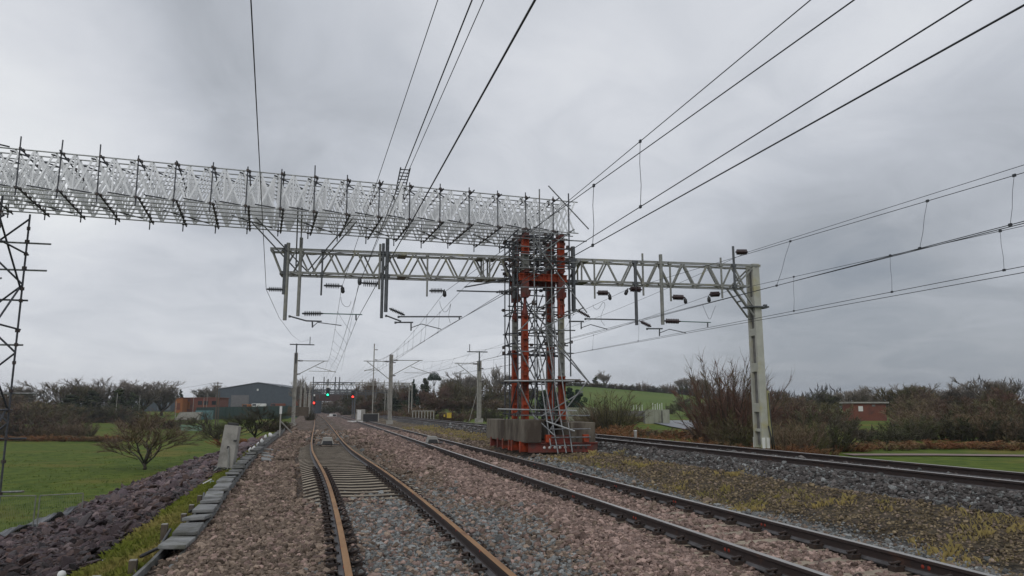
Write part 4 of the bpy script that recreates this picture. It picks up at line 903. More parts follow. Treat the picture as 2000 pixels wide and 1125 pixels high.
# cable trough on the left shoulder: loose concrete lids
def trough_x(y): return itp(y, [4, 10.4, 13.4, 17, 21, 25, 32, 44, 57, 125], [-1.76, -1.76, -1.82, -2.04, -2.19, -2.36, -2.55, -2.84, -2.98, -4.9])
def trough_z(y): return itp(y, [4, 10, 14, 30, 60], [-.2, -.17, -.1, -.08, -.06])
def trough():
    t = thing('cable_trough', (trough_x(5), 5, -.3), 'line of shallow concrete cable trough along the left ballast shoulder', 'cable trough')
    for s in (-1, 1):
        b = MB(); b.prism([(s * .14 - .02, -.32), (s * .14 + .02, -.32), (s * .14 + .02, -.05), (s * .14 - .02, -.05)], [(trough_x(y), y, trough_z(y)) for y in range(4, 110, 2)]); b.build('wall', M['lid'], t)
    r = random.Random(51); y = 8.3; n = 0; first = None; me = None
    while y < 60:
        L_ = .92; gap = .075
        x, z = trough_x(y + L_ / 2), trough_z(y + L_ / 2); d = trough_x(y + L_) - trough_x(y)
        if n == 1: y = 10.35
        if me is None:
            b = MB(); b.box((0, 0, 0), (.32, L_, .055)); o = b.build('trough_lid', M['lid'], None, .012); me = o
        else: o = me.copy(); S.collection.objects.link(o)
        o.location = (x + r.uniform(-.025, .025), y + L_ / 2, z + r.uniform(-.015, .015) - (.1 if n == 0 else 0)); o.rotation_euler = (-r.uniform(.01, .1) + (.06 if n in (2, 6) else 0), r.uniform(-.04, .05), -atan(d / L_) + r.uniform(-.03, .03))
        tag(o, f'grey concrete trough lid, {ordinal(n)} from the near end of the line of lids', 'trough lid', 'loose lids on the cable trough'); n += 1; y += L_ + gap
trough()
lids2 = [(-1.82, 27.5), (-1.9, 29.4), (-2.0, 31.2), (-2.05, 34)]
for i, (x, y) in enumerate(lids2):
    o = bpy.data.objects['trough_lid'].copy(); S.collection.objects.link(o); o.location = (x, y, bed_z(x, y) + .07); o.rotation_euler = (.03, .12, .1 + i * .13)
    tag(o, f'grey lid laid flat on the ballast beside the trough, {ordinal(i)} of four', 'trough lid', 'lids set aside on the ballast')
for i, y in enumerate((7.2, 8.6, 10.2, 12.2, 14.3, 15.6, 17.2, 30, 32.5, 35, 37.5, 40, 43, 46)):
    x = trough_x(y) - .38; z = land_z(x, y); h = .34 if y < 20 else .4
    o = box_thing('wooden_peg', [('stake', (x, y, z + h / 2 - .05), (.09, .09, h), 'wood'), ('top', (x, y, z + h - .045), (.085, .085, .012), 'conc_lt')], f'short dark wooden peg left of the trough lids, {ordinal(i)} from the near end', 'peg', 'pegs along the cable trough', .006)
def strap(y0, y1, label):
    x0, x1 = trough_x(y0) - .3, trough_x(y1) - .3; b = MB(); b.poly([(x0, y0, land_z(x0, y0) + .3), (x0 + .05, lerp(y0, y1, .4), land_z(x0, y0) + .26), (x1, y1, land_z(x1, y1) + .32)], .022, 6); tag(b.build('cable', M['black']), label, 'cable', 'cables slung along the pegs')
strap(7.2, 8.6, 'black cable slung between the two nearest wooden pegs'); strap(10.2, 12.2, 'black cable slung between pegs beside the lids'); strap(14.3, 17.2, 'black cable curving past the lids near the slate')
def lean_post():
    R = Matrix.Rotation(.10, 3, 'Y') @ Matrix.Rotation(-.25, 3, 'Z'); c = Vector((-2.95, 26.1, -.38)); t = thing('concrete_post', c, 'leaning pale concrete post with a cable beside the trough lids', 'post')
    def P(x, y, z): return c + R @ Vector((x, y, z))
    b = MB(); b.add([P(x, y, z) for z, k in ((-.2, 1.04), (1.42, .92)) for x, y in ((-.25 * k, -.14 * k), (.25 * k, -.14 * k), (.25 * k, .14 * k), (-.25 * k, .14 * k))], [(0, 1, 5, 4), (1, 2, 6, 5), (2, 3, 7, 6), (3, 0, 4, 7), (4, 5, 6, 7)]); b.build('post', M['conc_lt'], t, .015)
    b = MB(); b.box(P(.0, .02, 1.46), (.3, .22, .07), R); b.build('cap', M['black'], t); b = MB(); b.box(P(.2, -.15, .95), (.09, .05, .05), R); b.build('lug', M['black'], t)
    b = MB(); b.box(P(-.02, -.02, -.02), (.62, .42, .22), R); b.build('foot', M['black'], t)
    b = MB(); b.poly([P(.02, -.17, .72), P(.07, -.19, .5), P(.12, -.2, .2), P(.16, -.3, -.02), P(.25, -.8, .1), P(.35, -1.6, .2), P(.36, -1.9, .12)], .022, 6); b.build('conduit', M['steel'], t)
    b = MB(); b.tube(P(.01, -.16, .76), P(.01, -.16, .68), .035, 8); b.build('gland', M['black'], t)
lean_post()
def sign_box():
    c = at_x(413, 960, -2.75); b = box_thing('signal_post_box', [('box', (c.x, c.y, c.z + .1), (.09, .1, .34), mat('pale_blue_plastic', (.35, .45, .58), (.3, .4, .52), 4, .5)), ('arm', (c.x - .12, c.y, c.z + .26), (.24, .05, .03), 'white', Matrix.Rotation(-.5, 3, 'Y'))], 'small pale blue box with a white arm at the edge of the slate', 'box')
sign_box()
for i, (u, v, X, Z) in enumerate(((205, 1104, -3.0, 0), (120, 1128, -3.3, 0))):
    c = at_x(u, v, X); t = thing('guard_post', c, ('white domed cap on a short blue post in the grass strip', 'white domed cap at the very bottom edge, lower than the other one')[i], 'post', 'white capped posts in the grass')
    b = MB(); b.lathe(c + Vector((0, 0, -.35)), c + Vector((0, 0, .02)), [(0, .03), (1, .03)], 8); b.build('stem', mat('blue_tube', (.16, .26, .36), (.12, .2, .3), 5, .5), t)
    b = MB(); b.lathe(c, c + Vector((0, 0, .09)), [(0, .055), (.5, .055), (.85, .04), (1, .01)], 12); b.build('cap', M['white'], t)
for i, (u, v) in enumerate(((488, 879), (495, 876), (503, 868), (511, 861), (513, 862), (518, 853), (526, 849), (530, 850))):
    Y = itp(u, [488, 530], [33, 46]); rr = random.Random(i); c = at_y(u, v, Y + rr.uniform(-2, 2)); b = MB()
    b.lathe(c - Vector((0, 0, .1)), c + Vector((rr.uniform(-.05, .05), 0, .12)), [(0, .03), (.25, .075), (.6, .07), (.9, .035), (1, .01)], 8)
    tag(b.build('white_bag', M['white']), f'small white bag on the grassy edge beyond the leaning post, {ordinal(i)} from the left', 'bag', 'white bags along the grassy edge', )
def y_post():
    c = at_y(546, 852, 52); t = thing('timber_prop', c, 'thin pale post with a white top and a slanting brace beside the far trough', 'post')
    b = MB(); b.box(c + Vector((0, 0, .75)), (.09, .09, 1.7)); b.build('post', M['conc_lt'], t); b = MB(); b.box(c + Vector((0, 0, 1.7)), (.15, .13, .5)); b.build('top', M['white'], t)
    b = MB(); b.bar(c + Vector((.05, 0, .95)), c + Vector((.75, .4, .2)), .09, .07); b.build('brace', M['conc_lt'], t)
y_post()
def trolley():
    p = at_y(582, 812, 100); t = thing('timber_bin', (p.x, 100, p.z), 'rusty brown timber bin by the left mast', 'bin'); b = MB(); b.box((p.x, 100, p.z + .55), (2.6, 1.2, 1.1)); b.build('side', M['wood'], t)
    for k in range(3): c = MB(); c.box((p.x - 1.1 + k * 1.1, 99.35, p.z + .6), (.14, .1, 1.4)); c.build('post', M['wood'], t)
trolley()
def tarpaulin():
    b = MB(); r = random.Random(61); vs = []; c = at_z(25, 1068, -3.2)
    for j in range(9):
        for i in range(13):
            x, y = c.x - 2.2 + i * .32, c.y - 1.0 + j * .28; vs.append((x, y, land_z(x, y) + .12 + .22 * sin(i * .9 + j * .5) ** 2 + r.uniform(0, .1)))
    b.add(vs, [(j * 13 + i, j * 13 + i + 1, (j + 1) * 13 + i + 1, (j + 1) * 13 + i) for j in range(8) for i in range(12)], True); o = b.build('tarpaulin', M['tarp'])
    m = o.modifiers.new('thick', 'SOLIDIFY'); m.thickness = .03; tag(o, 'crumpled black tarpaulin at the foot of the slate', 'tarpaulin')
tarpaulin()
def mesh_panel():
    pts = [at_z(u, v, -3.3) for u, v in ((-25, 1092), (58, 1090), (66, 1090), (152, 1082))]
    for i in (0, 2):
        a, c = pts[i], pts[i + 1]; t = thing('fence_panel', a, ('mesh fence panel at the left edge of the field', 'mesh fence panel between the slate and the other panel')[i // 2], 'fence panel', 'light mesh fence panels in the field')
        h = Vector((0, 0, 2.0))
        for nm, p, q in (('top_rail', a + h, c + h), ('bottom_rail', a + h * .06, c + h * .06), ('end_post', a, a + h), ('end_post', c, c + h)): b = MB(); b.tube(p, q, .02, 6); b.build(nm, M['steel'], t)
        b = MB()
        for k in range(1, 24): q = a.lerp(c, k / 24); b.tube(q + h * .06, q + h, .0025, 3, cap=False)
        b.build('mesh', M['steel'], t)
mesh_panel()

# ------------------------------------------------------------------ trees and scrub
def veg(name, c1, c2, c3=None, tint=.22, rough=.95, scale=.8, k=1.75):
    c1, c2, c3 = [c and tuple(min(.5, q * k) for q in c) for c in (c1, c2, c3)]
    return mat(name, c1, c2, scale, rough, c3=c3, s3=.35, t3=.52, tint=tint, spec=.15)
V = dict(grey=veg('grey_twigs', (.15, .132, .112), (.10, .088, .074)), brown=veg('brown_twigs', (.105, .074, .054), (.07, .05, .038), (.10, .08, .045)),
         olive=veg('olive_twigs', (.085, .078, .038), (.056, .052, .028), (.075, .055, .038)), red=veg('reddish_twigs', (.095, .055, .042), (.062, .038, .03), (.07, .06, .036)),
         dark=veg('dark_twigs', (.062, .053, .04), (.04, .036, .028), (.055, .06, .028)), ivy=veg('ivy_leaves', (.024, .03, .016), (.015, .02, .011), (.035, .04, .018)),
         straw=veg('yellow_brown_stems', (.17, .125, .06), (.10, .075, .04)), fir=veg('conifer_needles', (.016, .03, .018), (.010, .018, .011)), bracken=veg('dead_bracken', (.17, .078, .035), (.11, .055, .03), (.12, .09, .05)))
def perp(d, r):
    u = Vector((r.gauss(0, 1), r.gauss(0, 1), r.gauss(0, 1))); p = u - d * u.dot(d); return p.normalized()
def sliver(b, p, d, l, w, r):
    a = perp(d, r) * w / 2; k = perp(d, r) * l * .12; m = p + d * l * .55 + k; e = p + d * l
    b.add([p - a, p + a, m + a * .6, e, m - a * .6], [(0, 1, 2, 3, 4)])
def bare_tree(seed, h=10., spread=.55, tw=.035, dens=1.0, upright=.25, forks=(5, 4, 4, 4), fork_at=.28, thick=.021):
    r = random.Random(seed); tb, cb = MB(), MB()
    def grow(p, d, ln, rad, lv):
        bend = perp(d, r) * ln * .08; q = p + d * ln * .5 + bend; e = p + d * ln + bend * .4
        (tb if lv < 2 else cb).poly([p, q, e], [rad, rad * .82, rad * .62], 6 if lv < 1 else (4 if lv < 2 else 3))
        if lv >= len(forks):
            for k in range(int(7 * dens)):
                t = r.uniform(.1, 1); o = p.lerp(e, t); dd = (d + perp(d, r) * r.uniform(.3, .9) + ZV * .25).normalized(); sliver(cb, o, dd, h * r.uniform(.04, .085), tw, r)
            return
        n = forks[lv] if lv else forks[0]
        for k in range(n):
            t = 1 if k == 0 else (r.uniform(.62, 1) if lv == 0 else r.uniform(.3, 1)); o = p.lerp(e, t)
            ang = r.uniform(.35, 1.0) * spread * (1.15 if lv == 0 else 1.25); sd = perp(d, r) if lv else (Vector((cos(k * 2.4 + seed), sin(k * 2.4 + seed), 0)) + perp(d, r) * .3).normalized(); nd = (d * cos(ang) + sd * sin(ang) + ZV * upright * (1 if lv else .6)).normalized()
            grow(o, nd, ln * r.uniform(.58, .8) if lv else h * r.uniform(.24, .34), rad * (.62 if k else .7), lv + 1)
    grow(Vector((0, 0, -.15)), Vector((r.gauss(0, .05), r.gauss(0, .05), 1)).normalized(), h * fork_at, h * thick, 0)
    zt = max(v[2] for v in cb.v) / h
    for b in (tb, cb): b.v = [(x / zt, y / zt, z / zt) for x, y, z in b.v]
    return tb, cb
def thicket(seed, h=3., w=4., stems=46, tw=.03, side=34, fan=.55, skirt=True):
    """many stemmed scrub: stems fan out from the ground and carry side twigs"""
    r = random.Random(seed); tb, cb = MB(), MB()
    for k in range(stems):
        a = r.uniform(0, 2 * pi); q = sqrt(r.random()); p = Vector((cos(a) * q * w * .34, sin(a) * q * w * .3, -.1)); f = fan * r.uniform(.2, 1.1) * (0.35 + q)
        d = Vector((cos(a) * f, sin(a) * f, 1)).normalized(); ln = h * r.uniform(.5, 1.08) * (1 - .28 * q * q); pts = [p]
        for j in range(4): d = (d + perp(d, r) * .13 + ZV * .05).normalized(); pts.append(pts[-1] + d * ln / 4)
        (tb if k % 2 else cb).poly(pts, [h * .009, h * .0075, h * .006, h * .0045, h * .0022], 3)
        for j in range(side):
            i = r.choice((0, 1, 1, 2, 2, 3, 3)); o = pts[i].lerp(pts[i + 1], r.random()); dd = ((pts[i + 1] - pts[i]).normalized() + perp(d, r) * r.uniform(.35, 1.1)).normalized(); sliver(cb, o, dd, h * r.uniform(.07, .2), tw, r)
    return tb, cb
def leafy(seed, h=8., w=4., n=2600, s=.22, kind='ivy'):
    r = random.Random(seed); tb, cb = MB(), MB(); tb.poly([(0, 0, -.2), (.05 * w, 0, h * .4), (0, .04 * w, h * .93)], [h * .022, h * .016, h * .004], 6)
    lumps = [(Vector((r.gauss(0, .22) * w * (1.1 - t) * 1.2, r.gauss(0, .22) * w * (1.1 - t) * 1.2, h * (.12 + .84 * t))), w * r.uniform(.16, .3) * ((1.12 - t) if kind == 'fir' else (1.2 - .75 * t))) for t in [(i + .5) / 30 for i in range(30)]]
    for k in range(n):
        c, R = r.choice(lumps); u = perp(ZV, r) * r.random() + ZV * r.uniform(-.9, .9); u.normalize(); p = c + u * R * r.random() ** .35; a = perp(u, r) * s * r.uniform(.5, 1.2); b2 = u.cross(a).normalized() * s * r.uniform(.3, .7) + u * s * .2
        cb.add([p - a, p + b2 * .8, p + a, p - b2], [(0, 1, 2, 3)])
    return tb, cb
def umbrella_pine(seed, h=12.):
    r = random.Random(seed); tb, cb = MB(), MB(); tb.poly([(0, 0, -.2), (.2, 0, h * .4), (.05, .1, h * .75)], [h * .025, h * .02, h * .014], 6)
    for k in range(7): a = k * .9; tb.poly([(.05, .1, h * .62), (cos(a) * h * .16, sin(a) * h * .16, h * .82)], [h * .01, h * .004], 4)
    for k in range(2200):
        a = r.uniform(0, 6.28); q = sqrt(r.random()) * h * .33; z = h * (.78 + .2 * r.random() * (1 - (q / h / .34) ** 2)) + r.gauss(0, h * .012); p = Vector((cos(a) * q, sin(a) * q, z)); u = perp(ZV, r) * .16 + ZV * .05
        c = perp(u.normalized(), r) * .14; cb.add([p - u, p + c, p + u, p - c], [(0, 1, 2, 3)])
    return tb, cb
LIB = {}
def proto(key, fn, trunk, crown, nm):
    tb, cb = fn; H = max(v[2] for v in cb.v); Wd = np.percentile([abs(v[0]) for v in cb.v], 96) * 2
    LIB[key] = dict(tb=tb, cb=cb, tm=trunk, cm=crown, H=H, W=Wd, nm=nm, made=None)
for i in range(4): proto('bare%d' % i, bare_tree(100 + i, 10, (.5, .42, .55, .48)[i], .034, 1.35, (.3, .42, .28, .36)[i], (6, 4, 4, 4), (.2, .16, .22, .18)[i]), M['bark'], V['grey'], 'bare_tree')
for i in range(3): proto('wood%d' % i, bare_tree(120 + i, 10, .75, .055, 2.3, .12, (7, 4, 4, 4), .05), M['bark'], V['brown'], 'bare_tree')
proto('old', bare_tree(133, 5, .62, .009, 1.9, .16, (5, 4, 4, 5), .13, .016), M['bark'], V['brown'], 'spreading_tree')
for i in range(4): proto('bush%d' % i, thicket(140 + i, 3, (4.2, 4.8, 3.6, 4.4)[i], 60, .036, 64, .6), M['bark'], V['dark'], 'bush')
for i in range(2): proto('stem%d' % i, thicket(150 + i, 6, 5, (110, 120)[i], .026, 50, .75), M['bark'], V['red'], 'bare_shrub')
for i in range(2): proto('ivy%d' % i, leafy(160 + i, 9, 5, 3600, .24), M['bark'], V['ivy'], 'ivy_clad_tree')
proto('fir', leafy(165, 9, 4.6, 3600, .22, 'fir'), M['bark'], V['fir'], 'conifer'); proto('pine', umbrella_pine(166), M['bark'], V['fir'], 'flat_topped_pine')
def plant(key, u, D, vtop, wpx, m, label, group=None, cat=None, rz=None, base_v=None, sink=0.):
    L = LIB[key]; g0 = ground_pt(u, D); top = at_d(u, vtop, D); h = max(.6, top.z - g0.z + sink); sx = wpx / F_PX * D / L['W']; sz = h / L['H']
    if L['made'] is None:
        t = thing(L['nm'], (0, 0, 0), 'x', 'x'); t.location = (0, 0, 0); L['tb'].build('trunk' if 'tree' in L['nm'] or 'pine' in L['nm'] or 'conifer' in L['nm'] else 'stems', L['tm'], t); L['cb'].build('crown', L['cm'], t); L['made'] = t; o = t
    else: o = copy_tree(L['made'])
    o.location = g0 - Vector((0, 0, sink)); rr = random.Random(int(u * 7 + D)); o.rotation_euler = (0, 0, rr.uniform(0, 6.28) if rz is None else rz); o.scale = (sx, sx, sz)
    for ch in o.children:
        if ch.name.startswith('crown') and m: ch.material_slots[0].link = 'OBJECT'; ch.material_slots[0].material = V[m]
    if 'group' in o: del o['group']
    return tag(o, label, cat or L['nm'].replace('_', ' ').replace('bare ', '').replace('spreading ', '').replace('ivy clad ', '').replace('flat topped ', ''), group)
def row(items, phrase, group):
    """items: (key, u, D, vtop, wpx, material, look) from left to right"""
    items = sorted(items, key=lambda q: q[1]); looks = [q[6] for q in items]; seen = {}
    for it in items:
        lk = it[6]; seen[lk] = seen.get(lk, 0) + 1; tot = looks.count(lk)
        plant(*it[:6], f'{lk} {phrase}' + (f', {ordinal(seen[lk] - 1)} of {"two three four five six seven eight nine ten eleven twelve thirteen fourteen fifteen sixteen".split()[tot - 2]} from left' if tot > 1 else ''), group)
r = random.Random(77)
# far left treeline
row([('wood0', -40, 190, 762, 120, 'brown', 'rounded brown tree'), ('wood1', 45, 185, 757, 110, 'brown', 'rounded brown tree'), ('wood2', 100, 180, 772, 70, 'olive', 'olive brown tree'), ('bare1', 60, 230, 748, 60, 'grey', 'thin grey tree'),
     ('bare0', 140, 205, 742, 80, 'grey', 'tall grey tree'), ('bare2', 200, 210, 733, 95, 'grey', 'tall grey tree'), ('bare1', 170, 200, 745, 60, 'olive', 'slim olive tree'), ('bare3', 245, 215, 738, 80, 'grey', 'tall grey tree'), ('bare0', 288, 215, 737, 85, 'grey', 'tall grey tree'), ('bare1', 325, 225, 748, 60, 'grey', 'thin grey tree'),
     ('ivy0', 150, 190, 770, 60, 'ivy', 'dark ivy clad tree'), ('ivy1', 190, 192, 762, 60, 'ivy', 'dark ivy clad tree'), ('ivy0', 240, 195, 758, 55, 'ivy', 'dark ivy clad tree'), ('ivy1', 268, 205, 766, 40, 'ivy', 'dark ivy clad tree'),
     ('wood1', 125, 185, 785, 70, 'olive', 'olive brown tree'), ('wood0', 215, 188, 790, 70, 'dark', 'low dark tree'), ('fir', 360, 290, 760, 26, 'fir', 'dark pointed conifer'), ('bare2', 425, 330, 747, 50, 'grey', 'thin grey tree'), ('bare3', 405, 335, 752, 36, 'grey', 'thin grey tree'), ('wood2', 20, 170, 795, 90, 'red', 'low reddish tree'), ('wood1', -60, 160, 800, 110, 'dark', 'low dark tree')],
    'in the treeline behind the left field', 'trees behind the left field')
row([('bush%d' % (i % 4), u, D, v, w, m, lk) for i, (u, D, v, w, m, lk) in enumerate(((-45, 118, 808, 90, 'red', 'reddish bush'), (10, 120, 812, 80, 'brown', 'brown bush'), (62, 119, 808, 80, 'red', 'reddish bush'), (112, 121, 812, 70, 'dark', 'dark bush'), (150, 118, 818, 60, 'brown', 'brown bush'), (182, 122, 816, 44, 'olive', 'olive bush'), (36, 116, 822, 60, 'dark', 'dark bush'), (88, 116, 824, 60, 'brown', 'brown bush')))], 'of the field hedge on the left', 'bushes of the left field hedge')
row([('bush%d' % (i % 4), u, D, v, w, m, lk) for i, (u, D, v, w, m, lk) in enumerate(((-20, 168, 780, 130, 'brown', 'brown thicket'), (50, 170, 776, 120, 'brown', 'brown thicket'), (110, 172, 782, 110, 'olive', 'olive thicket'), (165, 178, 782, 90, 'dark', 'dark thicket'), (215, 180, 784, 90, 'dark', 'dark thicket'), (248, 185, 788, 60, 'brown', 'brown thicket'), (140, 150, 800, 90, 'brown', 'brown thicket')))], 'under the treeline behind the left field', 'thickets under the left treeline')
plant('old', 300, 62, 790, 175, 'brown', 'bare spreading tree with low branches standing alone in the field by the slate', None, 'tree', 1.0)
plant('old', 445, 74, 798, 130, 'dark', 'bare dark thicket of a tree directly behind the leaning concrete post', None, 'tree', 2.6)
plant('old', 508, 66, 786, 130, 'dark', 'bare dark tree between the leaning post and the left mast', None, 'tree', 4.4)
plant('bush0', 310, 150, 808, 120, 'red', 'reddish bush behind the lone spreading tree', None, 'bush'); plant('bush2', 545, 70, 818, 70, 'brown', 'brown scrub on the embankment beside the far trough', None, 'bush')
plant('bush1', 470, 60, 850, 80, 'bracken', 'rusty bracken patch behind the leaning post', None, 'bracken'); plant('bush3', 500, 50, 868, 60, 'bracken', 'rusty bracken patch right of the leaning post', None, 'bracken')
row([('bush%d' % (i % 4), u, 112, 846 + (i % 3) * 2, 60, 'bracken', 'dead grass clump') for i, u in enumerate((-30, 15, 60, 105, 150, 195, 225, 255))], 'at the foot of the field hedge', 'dead grass at the hedge foot')
row([('bare2', 592, 240, 733, 44, 'grey', 'pale bare tree'), ('bare0', 600, 300, 752, 30, 'grey', 'pale bare tree'), ('wood0', 604, 230, 768, 26, 'brown', 'brown tree'), ('bush2', 612, 118, 797, 22, 'dark', 'dark round bush')], 'by the left end of the distant portals', 'trees by the distant portals')
# the wood in the middle
mid = []
for u, D, v, w, m, k in ((635, 420, 778, 60, 'grey', 'wood1'), (668, 400, 774, 60, 'brown', 'wood0'), (690, 330, 752, 60, 'brown', 'wood2'), (715, 260, 735, 75, 'brown', 'wood0'), (745, 250, 736, 60, 'brown', 'wood1'), (700, 230, 762, 60, 'dark', 'wood1'), (778, 240, 742, 60, 'grey', 'bare2'), (800, 250, 748, 50, 'grey', 'bare0'), (725, 200, 772, 60, 'red', 'wood2'),
    (770, 200, 768, 70, 'dark', 'wood0'), (820, 200, 748, 60, 'red', 'wood2'), (855, 205, 744, 60, 'red', 'wood1'), (885, 210, 736, 60, 'olive', 'wood0'), (915, 215, 738, 60, 'olive', 'wood2'), (945, 215, 742, 70, 'olive', 'wood1'), (985, 220, 744, 70, 'brown', 'wood0'), (1020, 225, 748, 70, 'olive', 'wood2'), (905, 260, 722, 60, 'grey', 'bare3'), (928, 262, 724, 50, 'grey', 'bare1'), (970, 270, 710, 54, 'grey', 'bare2'), (1010, 280, 732, 40, 'grey', 'bare0'),
    (850, 170, 772, 90, 'red', 'wood1'), (900, 175, 768, 90, 'olive', 'wood0'), (955, 172, 770, 90, 'brown', 'wood2'), (1010, 178, 772, 90, 'olive', 'wood1'), (880, 262, 730, 40, 'grey', 'bare1')):
    mid.append((k, u, D, v, w, m, {'grey': 'bare grey tree', 'brown': 'brown twiggy tree', 'dark': 'dark twiggy tree', 'red': 'reddish twiggy tree', 'olive': 'olive twiggy tree'}[m]))
row(mid, 'in the wood beyond the masts', 'trees in the wood beyond the masts')
row([('ivy0', 765, 190, 775, 50, 'ivy', 'dark evergreen tree'), ('fir', 808, 195, 740, 30, 'fir', 'pointed conifer'), ('ivy1', 832, 215, 738, 36, 'ivy', 'dark evergreen tree'), ('pine', 849, 225, 724, 24, 'fir', 'flat topped pine'), ('ivy0', 795, 190, 782, 40, 'ivy', 'dark evergreen tree')], 'in the wood beyond the masts', 'evergreens in the wood beyond the masts')
row([('bush%d' % (i % 4), u, D, v, w, m, lk) for i, (u, D, v, w, m, lk) in enumerate(((745, 150, 796, 50, 'brown', 'brown bush'), (775, 146, 794, 60, 'red', 'reddish bush'), (690, 220, 790, 50, 'dark', 'dark bush'), (858, 118, 796, 70, 'red', 'reddish bush'), (820, 140, 790, 60, 'brown', 'brown bush'), (898, 122, 800, 50, 'brown', 'brown bush'), (960, 130, 792, 60, 'dark', 'dark bush'), (925, 150, 790, 50, 'olive', 'olive bush'), (660, 330, 788, 60, 'dark', 'dark bush')))], 'at the foot of the wood', 'bushes at the foot of the wood')
# right of the tower
row([('ivy0', 1112, 150, 756, 40, 'fir', 'dark evergreen'), ('ivy1', 1128, 155, 760, 36, 'fir', 'dark evergreen'), ('ivy0', 1086, 150, 765, 40, 'fir', 'dark evergreen'), ('ivy1', 1062, 155, 762, 40, 'fir', 'dark evergreen')], 'of the clipped dark row right of the tower', 'dark evergreens beside the tower')
plant('stem0', 1190, 66, 750, 112, 'olive', 'yellow brown many stemmed shrub right of the concrete blocks', None, 'shrub'); plant('stem1', 1150, 70, 790, 70, 'brown', 'brown shrub tight against the concrete blocks', None, 'shrub')
plant('stem1', 1415, 47, 664, 165, 'red', 'tall reddish bare shrub left of the gantry column', None, 'shrub', 1.2, None, .4); plant('bush1', 1440, 44, 790, 130, 'olive', 'olive scrub at the foot of the tall reddish shrub', None, 'scrub'); plant('bush2', 1380, 52, 815, 90, 'brown', 'brown scrub left of the tall reddish shrub', None, 'scrub')
plant('stem0', 1462, 50, 728, 80, 'red', 'smaller reddish bare shrub directly behind the gantry column', None, 'shrub', 2.4)
row([('bush%d' % (i % 4), u, D, v, w, m, lk) for i, (u, D, v, w, m, lk) in enumerate(((1165, 95, 806, 90, 'brown', 'brown scrub'), (1228, 105, 806, 70, 'brown', 'brown scrub'), (1215, 60, 826, 90, 'bracken', 'rusty scrub'), (1275, 60, 832, 90, 'brown', 'brown scrub'), (1330, 58, 836, 90, 'bracken', 'rusty scrub'), (1140, 120, 796, 90, 'dark', 'dark scrub'), (1385, 62, 822, 70, 'olive', 'olive scrub')))], 'around the concrete tank', 'scrub around the concrete tank')
row([('bare3', 1180, 340, 722, 26, 'grey', 'bare tree'), ('ivy0', 1163, 335, 735, 16, 'ivy', 'dark ivy clad stump'), ('bare0', 1330, 330, 736, 30, 'grey', 'bare tree'), ('bare2', 1352, 320, 730, 40, 'grey', 'bare tree'), ('bare1', 1375, 310, 738, 40, 'grey', 'bare tree'), ('fir', 1338, 330, 742, 8, 'fir', 'thin dark spire')], 'on the hilltop hedge line', 'trees on the hilltop')
hb = []
for i, u in enumerate(range(1100, 1430, 17)):
    k = ('bush%d' % (i % 4)); hb.append((k, u, 322, itp(u, [1100, 1180, 1300, 1430], [742, 746, 753, 757]) - (8 if i in (9, 12, 14) else 0), 32, 'dark' if i % 3 else 'brown', 'dark hedge bush' if i % 3 else 'brown hedge bush'))
row(hb, 'along the top of the green hill', 'hedge bushes along the hilltop')
plant('wood0', 1340, 165, 770, 55, 'dark', 'dark rounded tree at the foot of the green hill', None, 'tree'); plant('bush3', 1305, 175, 786, 20, 'dark', 'small dark bush in the green hill field', None, 'bush'); plant('wood1', 1395, 150, 772, 80, 'brown', 'brown tree behind the tall reddish shrub', None, 'tree')
rt = []
for u, D, v, w, m, k in ((1510, 130, 752, 90, 'red', 'wood0'), (1545, 150, 760, 60, 'brown', 'wood2'), (1600, 160, 758, 60, 'dark', 'bare2'), (1660, 150, 752, 70, 'grey', 'bare1'), (1690, 155, 756, 50, 'grey', 'bare3'), (1735, 150, 750, 60, 'olive', 'bare0'), (1765, 140, 746, 60, 'olive', 'bare1'), (1800, 135, 752, 90, 'brown', 'wood1'), (1840, 140, 742, 80, 'grey', 'bare3'), (1870, 130, 758, 80, 'red', 'wood2'), (1930, 105, 748, 80, 'olive', 'wood0'), (1975, 100, 752, 90, 'red', 'wood1'), (2030, 100, 748, 90, 'brown', 'wood2'), (1945, 110, 732, 70, 'grey', 'bare1'), (1885, 135, 744, 70, 'grey', 'bare2'), (1790, 145, 744, 60, 'grey', 'bare0'),
    (1570, 190, 765, 60, 'dark', 'wood0'), (1630, 200, 764, 60, 'dark', 'wood1'), (1715, 190, 770, 60, 'dark', 'wood2'), (1480, 170, 765, 60, 'dark', 'wood1'), (1780, 105, 775, 80, 'olive', 'wood0'), (1850, 95, 780, 90, 'red', 'wood1'), (1900, 88, 776, 80, 'dark', 'wood2')):
    rt.append((k, u, D, v, w, m, {'grey': 'bare grey tree', 'brown': 'brown twiggy tree', 'dark': 'dark twiggy tree', 'red': 'reddish twiggy tree', 'olive': 'olive twiggy tree'}[m]))
row(rt, 'right of the gantry column', 'trees right of the gantry column')
row([('bush%d' % (i % 4), u, D, v, w, m, lk) for i, (u, D, v, w, m, lk) in enumerate(((1530, 40, 815, 90, 'brown', 'brown bush'), (1560, 42, 800, 100, 'olive', 'olive bush'), (1600, 44, 790, 120, 'dark', 'dark bush'), (1555, 55, 800, 90, 'red', 'reddish bush'), (1712, 52, 830, 110, 'dark', 'dark bush'), (1760, 56, 806, 110, 'dark', 'dark bush'), (1820, 58, 800, 120, 'olive', 'olive bush'), (1880, 56, 796, 120, 'dark', 'dark bush'), (1945, 55, 790, 120, 'brown', 'brown bush'), (2010, 54, 780, 120, 'dark', 'dark bush'), (1662, 62, 832, 80, 'brown', 'brown bush'), (1915, 66, 790, 100, 'red', 'reddish bush'), (1790, 75, 790, 90, 'brown', 'brown bush'), (1500, 60, 805, 70, 'brown', 'brown bush')))], 'beyond the right hand track', 'bushes beyond the right hand track')
